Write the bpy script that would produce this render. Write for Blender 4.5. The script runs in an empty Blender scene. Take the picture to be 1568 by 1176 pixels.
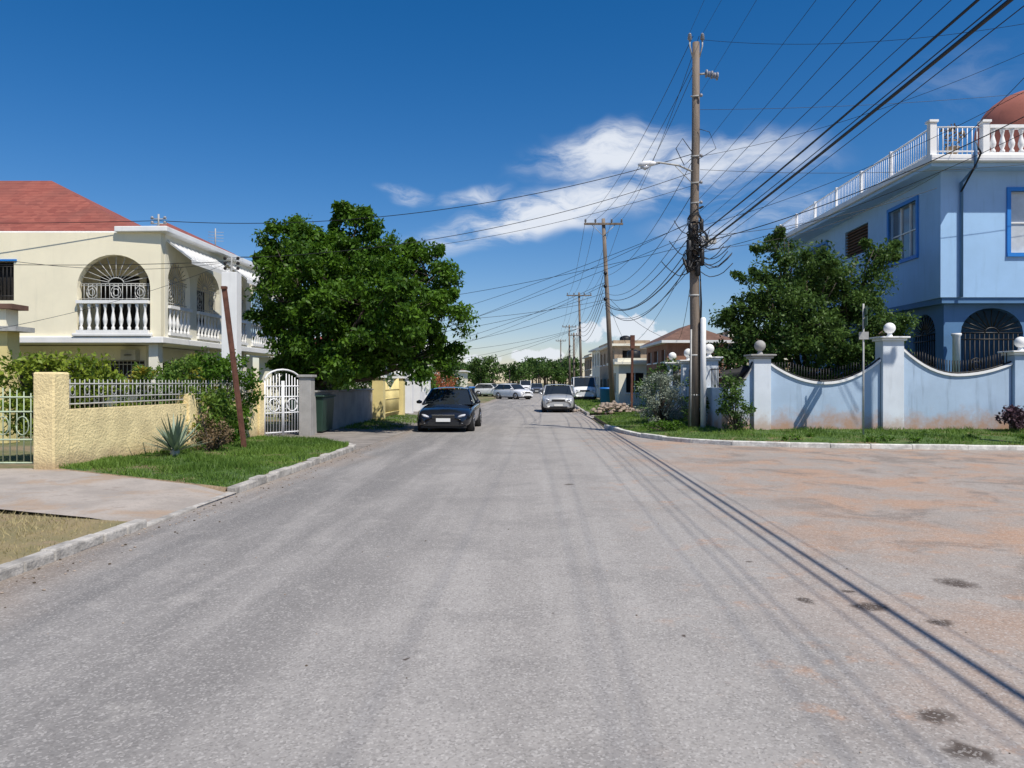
import bpy, math, random
import numpy as np
from mathutils import Vector, Matrix
from mathutils.geometry import tessellate_polygon
random.seed(7); rng=np.random.default_rng(7)
F=1162.0; H=1.6
# survey helper: bearing / elevation measured from the viewpoint + true distance -> world position (metres)
def S(u,v,d): return Vector(((u-784)/F*d, d, H+(586-v)/F*d))
Z=Vector((0,0,1))
scene=bpy.context.scene
# ------------------------------------------------------------------ node helpers
def nd(nt,t,ins=None,**kw):
    n=nt.nodes.new(t)
    for k,v in kw.items(): setattr(n,k,v)
    for k,v in (ins or {}).items():
        if isinstance(v,bpy.types.NodeSocket): nt.links.new(v,n.inputs[k])
        else: n.inputs[k].default_value=v
    return n
def c4(c): return (c[0],c[1],c[2],1.0)
def mixc(nt,f,a,b,blend='MIX'):
    n=nt.nodes.new('ShaderNodeMix'); n.data_type='RGBA'; n.blend_type=blend
    for i,v in ((0,f),(6,a),(7,b)):
        if isinstance(v,bpy.types.NodeSocket): nt.links.new(v,n.inputs[i])
        elif i==0: n.inputs[0].default_value=v
        else: n.inputs[i].default_value=c4(v)
    return n.outputs[2]
def mth(nt,op,a,b=0.0,c=None,clamp=False):
    n=nt.nodes.new('ShaderNodeMath'); n.operation=op; n.use_clamp=clamp
    for i,v in enumerate((a,b) if c is None else (a,b,c)):
        if isinstance(v,bpy.types.NodeSocket): nt.links.new(v,n.inputs[i])
        else: n.inputs[i].default_value=v
    return n.outputs[0]
def mr(nt,v,a,b,c=0.0,d=1.0,smooth=True):
    n=nt.nodes.new('ShaderNodeMapRange'); n.interpolation_type='SMOOTHSTEP' if smooth else 'LINEAR'
    nt.links.new(v,n.inputs[0])
    for i,x in zip((1,2,3,4),(a,b,c,d)): n.inputs[i].default_value=x
    return n.outputs[0]
def noise(nt,vec,scale,detail=4,rough=.55,dist=0):
    return nd(nt,'ShaderNodeTexNoise',{'Vector':vec,'Scale':scale,'Detail':detail,'Roughness':rough,'Distortion':dist}).outputs['Fac']
def newmat(name):
    m=bpy.data.materials.new(name); m.use_nodes=True; nt=m.node_tree
    return m,nt,nt.nodes['Principled BSDF'],nd(nt,'ShaderNodeNewGeometry').outputs['Position']
def mul(c,k): return tuple(min(1,x*k) for x in c)
def bumpn(nt,b,h,st,dist=.02):
    bn=nd(nt,'ShaderNodeBump',{'Height':h,'Strength':st,'Distance':dist}); nt.links.new(bn.outputs[0],b.inputs['Normal'])
def mat(name,col,rough=.8,var=.15,scale=2.5,bump=0,bscale=40,metal=0,dirt=None,stain=0,coat=0,vstretch=1.0,spec=.4):
    m,nt,b,pos=newmat(name)
    mp=nd(nt,'ShaderNodeMapping',{'Vector':pos,'Scale':(1,1,vstretch)}).outputs[0]
    n1=noise(nt,mp,scale,4,.6)
    c=mixc(nt,mr(nt,n1,.3,.7),mul(col,1-var),mul(col,1+var))
    if var>.09:
        n2=noise(nt,mp,scale*14,2)
        c=mixc(nt,mr(nt,n2,.35,.65,0,var*.8),c,mul(col,.6))
    if stain:
        sm=nd(nt,'ShaderNodeMapping',{'Vector':pos,'Scale':(3.5,3.5,.35)}).outputs[0]
        c=mixc(nt,mr(nt,noise(nt,sm,1.3,4,.65),.52,.78,0,stain),c,mul(col,.45))
    if dirt:
        z0,z1,dc,am=dirt
        sz=nd(nt,'ShaderNodeSeparateXYZ',{0:pos}).outputs[2]
        f=mr(nt,mth(nt,'ADD',sz,mth(nt,'MULTIPLY',mth(nt,'SUBTRACT',noise(nt,pos,2.2,4,.7),.5),(z1-z0)*1.6)),z0,z1,am,0)
        c=mixc(nt,f,c,dc)
    nt.links.new(c,b.inputs['Base Color'])
    b.inputs['Roughness'].default_value=rough; b.inputs['Metallic'].default_value=metal
    b.inputs['Specular IOR Level'].default_value=spec
    if coat: b.inputs['Coat Weight'].default_value=coat
    if bump: bumpn(nt,b,noise(nt,pos,bscale,3,.6),bump)
    return m
def leafmat(name,dark,light,trans=.3,third=None):
    m,nt,b,pos=newmat(name)
    t=nd(nt,'ShaderNodeAttribute',attribute_name='tint').outputs['Fac']
    c=mixc(nt,t,dark,light)
    if third: c=mixc(nt,mr(nt,noise(nt,pos,1.6,3),.55,.7,0,.75),c,third)
    nt.links.new(c,b.inputs['Base Color']); b.inputs['Roughness'].default_value=.5
    b.inputs['Specular IOR Level'].default_value=.22
    tr=nd(nt,'ShaderNodeBsdfTranslucent',{'Color':mixc(nt,.5,c,mul(light,1.3))})
    mx=nd(nt,'ShaderNodeMixShader',{0:trans,1:b.outputs[0],2:tr.outputs[0]})
    nt.links.new(mx.outputs[0],nt.nodes['Material Output'].inputs[0])
    return m
# ------------------------------------------------------------------ mesh builder
class FR:
    def __init__(s,O,D,N): s.O=Vector(O); s.D=Vector(D).normalized(); s.N=Vector(N).normalized()
    def p(s,a,z,n=0): return s.O+s.D*a+Z*z+s.N*n
class MB:
    def __init__(s): s.v=[]; s.f=[]; s.m=[]; s.mats=[]; s.sm=[]
    def mi(s,m):
        if m not in s.mats: s.mats.append(m)
        return s.mats.index(m)
    def add(s,vs,fs,m,smooth=False):
        o=len(s.v); s.v+= [tuple(x) for x in vs]; k=s.mi(m)
        for f in fs: s.f.append([i+o for i in f]); s.m.append(k); s.sm.append(smooth)
    def box(s,x0,x1,y0,y1,z0,z1,m):
        s.add([(x0,y0,z0),(x1,y0,z0),(x1,y1,z0),(x0,y1,z0),(x0,y0,z1),(x1,y0,z1),(x1,y1,z1),(x0,y1,z1)],
              [(0,3,2,1),(4,5,6,7),(0,1,5,4),(1,2,6,5),(2,3,7,6),(3,0,4,7)],m)
    def ob(s,fr,a0,a1,z0,z1,n0,n1,m):
        P=[fr.p(a,z,n) for z in (z0,z1) for a,n in ((a0,n0),(a1,n0),(a1,n1),(a0,n1))]
        s.add(P,[(0,3,2,1),(4,5,6,7),(0,1,5,4),(1,2,6,5),(2,3,7,6),(3,0,4,7)],m)
    def tube(s,pts,r,m,n=8,smooth=True,cap=True):
        pts=[Vector(p) for p in pts]; k=len(pts)
        rs=r if isinstance(r,(list,tuple)) else [r]*k
        vs=[];fs=[]
        for i,p in enumerate(pts):
            t=(pts[min(i+1,k-1)]-pts[max(i-1,0)]).normalized()
            a=t.cross(Z) if abs(t.z)<.95 else t.cross(Vector((0,1,0)))
            a.normalize(); b=a.cross(t)
            for j in range(n):
                w=2*math.pi*(j+.5)/n; vs.append(p+(a*math.cos(w)+b*math.sin(w))*rs[i])
        for i in range(k-1):
            for j in range(n): fs.append((i*n+j,i*n+(j+1)%n,(i+1)*n+(j+1)%n,(i+1)*n+j))
        if cap: fs.append(tuple(range(n))[::-1]); fs.append(tuple(range((k-1)*n,k*n)))
        s.add(vs,fs,m,smooth)
    def lathe(s,c,prof,m,n=10,smooth=True):
        vs=[];fs=[];k=len(prof)
        for r,z in prof:
            for j in range(n):
                w=2*math.pi*j/n; vs.append((c[0]+r*math.cos(w),c[1]+r*math.sin(w),c[2]+z))
        for i in range(k-1):
            for j in range(n): fs.append((i*n+j,i*n+(j+1)%n,(i+1)*n+(j+1)%n,(i+1)*n+j))
        fs.append(tuple(range(n))[::-1]); fs.append(tuple(range((k-1)*n,k*n)))
        s.add(vs,fs,m,smooth)
    def ball(s,c,r,m,n=12):
        s.lathe(c,[(max(.001,r*math.sin(math.pi*i/8)),-r*math.cos(math.pi*i/8)) for i in range(9)],m,n)
    def facade(s,fr,outer,holes,m,depth=.2,n0=0):
        loops=[outer]+holes; flat=[p for l in loops for p in l]; K=len(flat)
        tr=tessellate_polygon([[Vector((x,z,0)) for x,z in l] for l in loops])
        vs=[fr.p(x,z,n0) for x,z in flat]+[fr.p(x,z,n0-depth) for x,z in flat]
        fs=[tuple(t) for t in tr]+[tuple(i+K for i in t)[::-1] for t in tr]
        o=0
        for l in loops:
            L=len(l)
            for i in range(L): a=o+i;b=o+(i+1)%L; fs.append((a,b,b+K,a+K))
            o+=L
        s.add(vs,fs,m)
    def poly(s,pts,m): s.add(pts,[tuple(range(len(pts)))],m)
    def obj(s,name,parent=None,bevel=0,sub=0):
        me=bpy.data.meshes.new(name); me.from_pydata(s.v,[],s.f)
        for m in s.mats: me.materials.append(m)
        me.polygons.foreach_set('material_index',s.m); me.polygons.foreach_set('use_smooth',s.sm)
        me.update(); o=bpy.data.objects.new(name,me); scene.collection.objects.link(o)
        if parent:
            o.parent=parent
            if not parent.get('local'): o.matrix_parent_inverse=Matrix.Translation(parent.location).inverted()
        if bevel:
            b=o.modifiers.new('bevel','BEVEL'); b.width=bevel; b.segments=2; b.limit_method='ANGLE'
        if sub:
            b=o.modifiers.new('sub','SUBSURF'); b.levels=sub; b.render_levels=sub
        return o
def empty(name,loc,rz=None):
    e=bpy.data.objects.new(name,None); e.location=loc; scene.collection.objects.link(e)
    if rz is not None: e['local']=1; e.rotation_euler=(0,0,rz)
    return e
def arch(a0,a1,z0,zs,zt,n=12):
    c=(a0+a1)/2; r=(a1-a0)/2
    return [(a0,z0),(a1,z0)]+[(c+r*math.cos(math.pi*i/n),zs+(zt-zs)*math.sin(math.pi*i/n)) for i in range(n+1)]
def rect(a0,a1,z0,z1): return [(a0,z0),(a1,z0),(a1,z1),(a0,z1)]
BAL=[(.055,0),(.055,.1),(.03,.16),(.06,.3),(.068,.4),(.045,.58),(.028,.72),(.045,.86),(.055,.9),(.055,1)]
def balustrade(mb,fr,a0,a1,z0,z1,n,m,sp=.24,rs=1.0):
    mb.ob(fr,a0,a1,z0,z0+.09,n-.09,n+.09,m); mb.ob(fr,a0,a1,z1-.1,z1,n-.1,n+.1,m)
    k=max(1,int((a1-a0)/sp)); h=z1-z0-.19
    for i in range(k):
        p=fr.p(a0+(i+.5)*(a1-a0)/k,z0+.09,n)
        mb.lathe(p,[(r*rs,q*h) for r,q in BAL],m,8)
def grille(mb,fr,a0,a1,z0,zs,zt,n,m,sp=.14,r=.012,sun=True,deco=True):
    c=(a0+a1)/2; R=(a1-a0)/2; k=max(2,int((a1-a0)/sp))
    for i in range(1,k):
        a=a0+(a1-a0)*i/k; mb.tube([fr.p(a,z0,n),fr.p(a,zs,n)],r,m,4)
    for z in (z0+(zs-z0)*.12,z0+(zs-z0)*.9,zs): mb.tube([fr.p(a0,z,n),fr.p(a1,z,n)],r*1.3,m,4)
    if sun and zt>zs:
        for i in range(1,12):
            w=math.pi*i/12; mb.tube([fr.p(c+R*.2*math.cos(w),zs+(zt-zs)*.2*math.sin(w),n),fr.p(c+R*.98*math.cos(w),zs+(zt-zs)*.98*math.sin(w),n)],r,m,4)
        mb.tube([fr.p(c+R*.22*math.cos(math.pi*i/8),zs+(zt-zs)*.22*math.sin(math.pi*i/8),n) for i in range(9)],r*1.4,m,4)
    if deco:
        kk=max(1,int((a1-a0)/.7))
        for q in range(kk):
            cc=a0+(q+.5)*(a1-a0)/kk; zc=(z0+zs)/2; rr=min(.2,(zs-z0)*.3)
            for sc in (1,.55): mb.tube([fr.p(cc+rr*sc*math.cos(2*math.pi*i/12),zc+rr*sc*1.2*math.sin(2*math.pi*i/12),n+.01) for i in range(13)],r*1.2,m,4)
def window(mb,fr,a0,a1,z0,z1,frame,glass,n=0,w=.1,mull=1):
    mb.ob(fr,a0-w,a1+w,z1,z1+w,n-.05,n+.05,frame); mb.ob(fr,a0-w,a1+w,z0-w,z0,n-.05,n+.07,frame)
    mb.ob(fr,a0-w,a0,z0,z1,n-.05,n+.05,frame); mb.ob(fr,a1,a1+w,z0,z1,n-.05,n+.05,frame)
    mb.ob(fr,a0,a1,z0,z1,n-.2,n-.14,glass)
    for i in range(1,mull+1):
        a=a0+(a1-a0)*i/(mull+1); mb.ob(fr,a-.025,a+.025,z0,z1,n-.139,n-.09,M_white)
    mb.ob(fr,a0,a1,(z0+z1)/2-.02,(z0+z1)/2+.02,n-.138,n-.1,M_white)
def hip(mb,x0,x1,y0,y1,z0,zr,rx0,rx1,ry0,ry1,m):
    P=[(x0,y0,z0),(x1,y0,z0),(x1,y1,z0),(x0,y1,z0),(rx0,ry0,zr),(rx1,ry1,zr)]
    if abs(rx1-rx0)>abs(ry1-ry0): fs=[(0,1,5,4),(1,2,5),(2,3,4,5),(3,0,4),(3,2,1,0)]
    else: fs=[(0,1,4),(1,2,5,4),(2,3,5),(3,0,4,5),(3,2,1,0)]
    mb.add(P,fs,m)
# ------------------------------------------------------------------ materials
M_white=mat('white_paint',(.82,.82,.80),.6,.05,1.5,stain=.2)
M_whitem=mat('white_metal',(.78,.78,.78),.5,.08,3)
M_cream=mat('cream_render',(.90,.83,.62),.85,.04,1,bump=.12,bscale=60,stain=.12)
M_cream2=mat('pale_cream_render',(.82,.79,.66),.85,.05,1,stain=.12)
M_yellow=mat('yellow_stucco',(.87,.71,.38),.95,.12,3,bump=1.0,bscale=22,stain=.25,dirt=(.1,.5,(.34,.22,.13),.6))
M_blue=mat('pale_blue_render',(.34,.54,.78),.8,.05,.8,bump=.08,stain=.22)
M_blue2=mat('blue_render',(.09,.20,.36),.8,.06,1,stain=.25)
M_bluewall=mat('blue_wall_render',(.40,.52,.66),.85,.07,1.2,bump=.15,stain=.55,dirt=(.22,.95,(.44,.25,.14),.9))
M_pillar=mat('pillar_paint',(.66,.71,.76),.8,.06,1.5,bump=.1,stain=.35,dirt=(.25,.8,(.45,.28,.17),.75))
M_bframe=mat('bright_blue_trim',(.02,.20,.60),.5,.05,2)
M_glass=mat('window_glass',(.16,.2,.24),.08,.1,1,spec=.8)
M_curt=mat('curtained_glass',(.55,.58,.6),.15,.1,3,spec=.8)
M_dark=mat('dark_interior',(.025,.022,.02),.9,.2,2)
M_black=mat('black_iron',(.010,.010,.011),.5,.2,5)
M_grey=mat('grey_concrete',(.36,.35,.33),.9,.15,2,bump=.3,stain=.4)
M_kerb=mat('kerb_concrete',(.42,.395,.355),.95,.35,5,bump=.7,bscale=30,stain=.6)
M_kerbw=mat('kerb_white_paint',(.68,.66,.60),.9,.28,6,bump=.4,bscale=30,stain=.7)
M_rust=mat('rusty_steel',(.14,.06,.04),.85,.3,6,bump=.3)
M_rail=mat('grey_rail',(.42,.42,.40),.6,.15,6)
M_wood=mat('pole_wood',(.20,.16,.125),.9,.35,5,bump=.5,bscale=30,vstretch=.12)
M_cable=mat('cable_rubber',(.012,.012,.013),.5,.1,5)
M_ins=mat('porcelain',(.3,.3,.32),.3,.1,5)
M_bark=mat('bark',(.09,.07,.055),.95,.3,8,bump=.8,bscale=25,vstretch=.3)
M_terr=mat('terracotta',(.38,.13,.09),.8,.1,2,stain=.3)
M_yel2=mat('yellow_paint',(.74,.62,.28),.8,.08,2)
M_tan=mat('tan_render',(.42,.32,.22),.9,.15,2,stain=.5)
M_redbr=mat('red_brown_render',(.30,.15,.10),.9,.15,2,stain=.4)
M_brown=mat('brown_roof',(.16,.09,.065),.85,.2,3)
def roofmat():
    m,nt,b,pos=newmat('red_shingles')
    z=nd(nt,'ShaderNodeSeparateXYZ',{0:pos})
    ln=mth(nt,'FRACT',mth(nt,'MULTIPLY',z.outputs[2],7.5))
    cell=nd(nt,'ShaderNodeTexVoronoi',{'Vector':nd(nt,'ShaderNodeMapping',{'Vector':pos,'Scale':(4,4,7)}).outputs[0],'Scale':1.0}).outputs['Color']
    bw=nd(nt,'ShaderNodeRGBToBW',{0:cell}).outputs[0]
    c=mixc(nt,bw,(.22,.055,.04),(.33,.10,.07))
    c=mixc(nt,mr(nt,noise(nt,pos,.7,4),.4,.7,0,.5),c,(.18,.07,.055))
    c=mixc(nt,mr(nt,ln,0,.18,.6,0),c,(.08,.02,.015))
    nt.links.new(c,b.inputs['Base Color']); b.inputs['Roughness'].default_value=.85
    bumpn(nt,b,ln,.6,.03); return m
M_roof=roofmat()
def groundmat():
    m,nt,b,pos=newmat('ground_soil_grass')
    c=mixc(nt,mr(nt,noise(nt,pos,.35,6,.6),.4,.6),(.10,.14,.04),(.26,.2,.12))
    c=mixc(nt,mr(nt,noise(nt,pos,9,4),.4,.7,0,.5),c,(.08,.08,.03))
    nt.links.new(c,b.inputs['Base Color']); b.inputs['Roughness'].default_value=1
    bumpn(nt,b,noise(nt,pos,12,5,.7),.8,.05); return m
def grassmat(name,a,bb,soil,th=.56):
    m,nt,b,pos=newmat(name)
    c=mixc(nt,mr(nt,noise(nt,pos,2.5,5,.65),.35,.65),a,bb)
    c=mixc(nt,mr(nt,noise(nt,pos,1.1,5,.75),th,th+.1,0,.85),c,soil)
    nt.links.new(c,b.inputs['Base Color']); b.inputs['Roughness'].default_value=1
    bumpn(nt,b,noise(nt,pos,30,4,.7),.8,.04); return m
def drivemat():
    m,nt,b,pos=newmat('concrete_drive')
    c=mixc(nt,mr(nt,noise(nt,pos,1.1,5,.65),.35,.65),(.33,.29,.25),(.44,.385,.33))
    c=mixc(nt,mr(nt,noise(nt,pos,.7,5,.7,.5),.5,.64,0,.65),c,(.38,.26,.165))
    c=mixc(nt,mr(nt,noise(nt,pos,2.2,5,.7),.56,.70,0,.55),c,(.20,.165,.135))
    c=mixc(nt,mr(nt,noise(nt,pos,30,3,.7),.5,.7,0,.3),c,(.16,.14,.12))
    nt.links.new(c,b.inputs['Base Color']); b.inputs['Roughness'].default_value=.95
    bumpn(nt,b,noise(nt,pos,20,4,.7),.5,.02); return m
def roadmat():
    m,nt,b,pos=newmat('dusty_asphalt')
    s=nd(nt,'ShaderNodeSeparateXYZ',{0:pos}); x,y=s.outputs[0],s.outputs[1]
    xp=mth(nt,'SUBTRACT',x,mth(nt,'MULTIPLY',y,.036))
    strv=nd(nt,'ShaderNodeCombineXYZ',{0:mth(nt,'MULTIPLY',xp,1.6),1:mth(nt,'MULTIPLY',y,.12)}).outputs[0]
    st=noise(nt,strv,1.0,5,.6)
    big=noise(nt,pos,.28,4,.6)
    xw=mth(nt,'ADD',xp,mth(nt,'MULTIPLY',mth(nt,'SUBTRACT',big,.5),2.8))
    c=mixc(nt,mr(nt,xw,-3.4,.6),(.195,.187,.178),(.325,.304,.28))
    # paler polished wheel paths with irregular edges
    c=mixc(nt,mr(nt,st,.40,.66,0,.55),c,(.41,.385,.355))
    # broad uneven worn patches
    c=mixc(nt,mr(nt,noise(nt,pos,.9,5,.65),.46,.64,0,.42),c,(.215,.204,.192))
    c=mixc(nt,mr(nt,noise(nt,pos,2.3,5,.72,.4),.54,.68,0,.35),c,(.42,.395,.36))
    # side-street soil, patchy
    side=mr(nt,xw,1.0,4.2)
    dm=mth(nt,'MULTIPLY',mr(nt,noise(nt,pos,.6,5,.68,.6),.42,.62),side)
    c=mixc(nt,mth(nt,'MULTIPLY',side,.48),c,(.35,.28,.225))
    c=mixc(nt,mth(nt,'MULTIPLY',dm,.68),c,(.45,.265,.16))
    sp2=mth(nt,'MULTIPLY',mr(nt,noise(nt,pos,1.7,5,.7),.55,.68),mr(nt,xw,.2,1.8))
    c=mixc(nt,mth(nt,'MULTIPLY',sp2,.6),c,(.44,.26,.16))
    sp3=mth(nt,'MULTIPLY',mr(nt,noise(nt,pos,.8,5,.7,.8),.50,.62),mr(nt,xw,1.6,4.6))
    c=mixc(nt,mth(nt,'MULTIPLY',sp3,.7),c,(.20,.165,.14))
    # edge dirt along left kerb
    c=mixc(nt,mth(nt,'MULTIPLY',mr(nt,xw,-4.6,-3.6,1,0),.6),c,(.30,.23,.17))
    # dark oil spots / shallow potholes
    wv=nd(nt,'ShaderNodeTexNoise',{'Vector':pos,'Scale':6.0,'Detail':3.0}).outputs['Color']
    sc=nd(nt,'ShaderNodeVectorMath',{0:nd(nt,'ShaderNodeVectorMath',{0:wv,1:(.5,.5,.5)},operation='SUBTRACT').outputs[0],1:(.24,.24,0)},operation='MULTIPLY').outputs[0]
    wp=nd(nt,'ShaderNodeVectorMath',{0:pos,1:sc},operation='ADD').outputs[0]
    for (px,py,r) in STAINS:
        d=nd(nt,'ShaderNodeVectorMath',{0:wp,1:(px,py,0)},operation='DISTANCE').outputs['Value']
        c=mixc(nt,mr(nt,d,r*.5,r*1.25,.88,0),c,(.065,.047,.037))
    # aggregate
    ag=nd(nt,'ShaderNodeTexVoronoi',{'Vector':pos,'Scale':85.0})
    agb=nd(nt,'ShaderNodeRGBToBW',{0:ag.outputs['Color']}).outputs[0]
    c=mixc(nt,mr(nt,agb,.62,.9,0,.42),c,(.58,.55,.51))
    c=mixc(nt,mr(nt,agb,.12,.36,.38,0),c,(.12,.113,.105))
    c=mixc(nt,mr(nt,noise(nt,pos,16,4,.7),.5,.75,0,.3),c,(.18,.168,.158))
    nt.links.new(c,b.inputs['Base Color']); b.inputs['Roughness'].default_value=.95; b.inputs['Specular IOR Level'].default_value=.2
    bumpn(nt,b,mth(nt,'ADD',agb,noise(nt,pos,30,4,.7)),.5,.010); return m
STAINS=[]
for u,v,r in ((1440,1100,.11),(1338,930,.13),(1300,905,.06),(1442,952,.10),(1465,893,.15),(1235,920,.08),(1485,1152,.10),(870,742,.10),(620,1010,.02),(850,940,.02),(1150,860,.04),(1045,975,.02)):
    d=H*F/(v-586); STAINS.append(((u-784)/F*d,d,r))
M_road=roadmat(); M_ground=groundmat()
M_grassg=grassmat('green_grass_turf',(.055,.11,.02),(.10,.16,.035),(.26,.18,.10),.53)
M_dryg=grassmat('dry_grass_turf',(.32,.25,.13),(.24,.21,.10),(.36,.26,.17))
M_drive=drivemat()
M_apron=mat('dirt_apron',(.25,.225,.20),.95,.25,1.5,bump=.5,bscale=20)
M_blade=leafmat('grass_blades',(.055,.12,.018),(.17,.27,.045),.25)
M_bladedry=leafmat('dry_grass_blades',(.25,.22,.09),(.46,.38,.2),.2)
M_leaf=leafmat('leaf_green',(.018,.055,.005),(.115,.23,.018),.28)
M_leaf2=leafmat('leaf_dark',(.022,.056,.010),(.11,.19,.04),.25)
M_leafy=leafmat('leaf_yellow_green',(.09,.16,.02),(.30,.36,.04),.3)
M_leafo=leafmat('leaf_orange_mixed',(.06,.13,.02),(.18,.27,.04),.3,third=(.42,.28,.03))
M_leafg=leafmat('leaf_grey_green',(.16,.20,.15),(.34,.38,.30),.15)
M_leafr=leafmat('leaf_red',(.25,.06,.03),(.4,.16,.06),.2)
M_leafb=leafmat('leaf_brown',(.13,.09,.05),(.24,.17,.09),.1)
M_agave=leafmat('agave_leaf',(.12,.17,.12),(.26,.33,.24),.1)
# ------------------------------------------------------------------ foliage
def quads(name,V,tint,mat_,parent=None,nv=4):
    n=len(V)//nv; me=bpy.data.meshes.new(name)
    me.vertices.add(n*nv); me.vertices.foreach_set('co',V.astype(np.float32).ravel())
    me.loops.add(n*nv); me.loops.foreach_set('vertex_index',np.arange(n*nv,dtype=np.int32))
    me.polygons.add(n); me.polygons.foreach_set('loop_start',np.arange(0,n*nv,nv,dtype=np.int32))
    me.update(calc_edges=True)
    at=me.attributes.new('tint','FLOAT','POINT'); at.data.foreach_set('value',np.repeat(tint,nv).astype(np.float32))
    me.materials.append(mat_); o=bpy.data.objects.new(name,me); scene.collection.objects.link(o)
    if parent: o.parent=parent; o.matrix_parent_inverse=Matrix.Translation(parent.location).inverted()
    return o
def unit(a): return a/np.maximum(1e-6,np.linalg.norm(a,axis=1,keepdims=True))
def leafmass(name,cl,per,size,m,parent=None,droop=.35,asp=.5):
    cl=np.array(cl); k=len(cl); idx=np.repeat(np.arange(k),per); n=len(idx)
    d=unit(rng.normal(size=(n,3))); R=cl[idx,3][:,None]*rng.random((n,1))**.5*(.8+.45*rng.random((n,1)))
    p=cl[idx,:3]+d*R*np.array([1,1,.75])
    a=unit(d*.5+rng.normal(size=(n,3))*.55+np.array([0,0,-droop])); r2=rng.normal(size=(n,3))+np.array([0,0,1.2])
    b=unit(np.cross(a,r2)); L=(size*(.6+.8*rng.random((n,1))))
    V=np.stack([p-a*L*.5,p+b*L*asp*.5-a*L*.05,p+a*L*.5,p-b*L*asp*.5-a*L*.05],1).reshape(-1,3)
    t=np.clip(rng.random(k)[idx]*.6+rng.random(n)*.5-.08,0,1)
    return quads(name,V,t,m,parent)
def crown(lobes,dens,rmin=.28,rmax=.5,out_=1.03):
    out=[]
    for x,y,z,r in lobes:
        for _ in range(max(3,int(dens*r*r))):
            d=Vector(rng.normal(size=3)).normalized(); q=r*(.45+(out_-.45)*random.random())
            out.append((x+d.x*q,y+d.y*q,z+d.z*q*.85,random.uniform(rmin,rmax)))
    return out
def tree(name,base,lobes,dens,per,size,m,trunk_r=.18,fork=1.2,rmin=.28,rmax=.5,droop=.35,spikes=0):
    e=empty(name,base); mb=MB(); b=Vector(base); f=b+Vector((0.1,0,fork)); cl=crown(lobes,dens,rmin,rmax)
    mb.tube([b-Z*.1,b+Z*.15,b.lerp(f,.5)+Vector((.04,.02,0)),f],[trunk_r*1.35,trunk_r*1.1,trunk_r,trunk_r*.9],M_bark,10)
    for x,y,z,r in lobes:
        c=Vector((x,y,z)); mid=f.lerp(c,.5)+Vector((random.uniform(-.2,.2),random.uniform(-.2,.2),-.25))
        mb.tube([f,mid,c],[trunk_r*.55,trunk_r*.35,.03],M_bark,6)
        for _ in range(4):
            q=c+Vector(rng.normal(size=3)).normalized()*r*.85; mb.tube([mid.lerp(c,.6),mid.lerp(q,.75),q],[.035,.02,.008],M_bark,5)
        for _ in range(spikes):
            d=Vector(rng.normal(size=3)); d.z=abs(d.z)*.8; d.normalize(); q0=c+d*r*.8; q1=c+d*(r*1.0+.18)
            mb.tube([c,q0,q1],[.02,.012,.005],M_bark,4)
            for t in (.3,.7,1.0): p=q0.lerp(q1,t); cl.append((p.x,p.y,p.z,.20*(1.3-t*.5)))
    mb.obj('trunk_and_limbs',e); leafmass('foliage',cl,per,size,m,e,droop)
    return e
def shrub(name,cx,cy,z0,z1,rx,ry,m,n=22,per=60,size=.09,cr=.25,droop=.1):
    e=empty(name,(cx,cy,z0)); cl=[]
    for _ in range(n):
        a=random.random()*6.28; q=random.random()**.5; zz=random.random()
        w=math.sin(math.pi*(.25+.58*zz))
        cl.append((cx+rx*q*w*math.cos(a),cy+ry*q*w*math.sin(a),z0+cr*.5+(z1-z0-cr)*zz,cr*random.uniform(.7,1.2)))
    mb=MB()
    for c in cl[::2]: mb.tube([(cx,cy,z0-.05),((cx+c[0])/2,(cy+c[1])/2,(z0+c[2])/2),c[:3]],[.025,.015,.006],M_bark,5)
    mb.obj('stems',e); leafmass('foliage',cl,per,size,m,e,droop); return e
def blades(name,K,W,zk,zw,n,h,w,m,parent=None):
    K=np.array(K,float);W=np.array(W,float); seg=len(K)-1
    area=np.array([np.linalg.norm(K[i+1]-K[i])+np.linalg.norm(W[i+1]-W[i]) for i in range(seg)])*np.array([np.linalg.norm((K[i]+K[i+1]-W[i]-W[i+1])/2) for i in range(seg)])
    s=rng.choice(seg,n,p=area/area.sum()); a=rng.random((n,1)); t=rng.random((n,1))
    p=(K[s]*(1-a)+K[s+1]*a)*(1-t)+(W[s]*(1-a)+W[s+1]*a)*t; z=zk*(1-t)+zw*t
    P=np.hstack([p,z-.005]); th=rng.random((n,1))*6.28; hh=h*(.4+rng.random((n,1)))
    keep=((np.sin(P[:,0]*2.3+1)+np.sin(P[:,1]*1.9)+np.sin(P[:,0]*5.1+P[:,1]*4.3)+rng.normal(size=n)*1.2)>-.9)
    P,th,hh=P[keep],th[keep],hh[keep]; k=len(P)
    hh*=(1+.5*np.sin(P[:,0:1]*3.1+np.sin(P[:,1:2]*2.2)*2))
    dx=np.hstack([np.cos(th),np.sin(th),np.zeros((k,1))])*w
    tip=P+np.hstack([rng.normal(size=(k,2))*hh*.45,hh])
    V=np.stack([P-dx,P+dx,tip],1).reshape(-1,3)
    t=np.clip(rng.random(k)*.6+.25+.25*np.sin(P[:,0]*1.3+2*np.sin(P[:,1]*.9)),0,1)
    return quads(name,V,t,m,parent,3)
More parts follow.
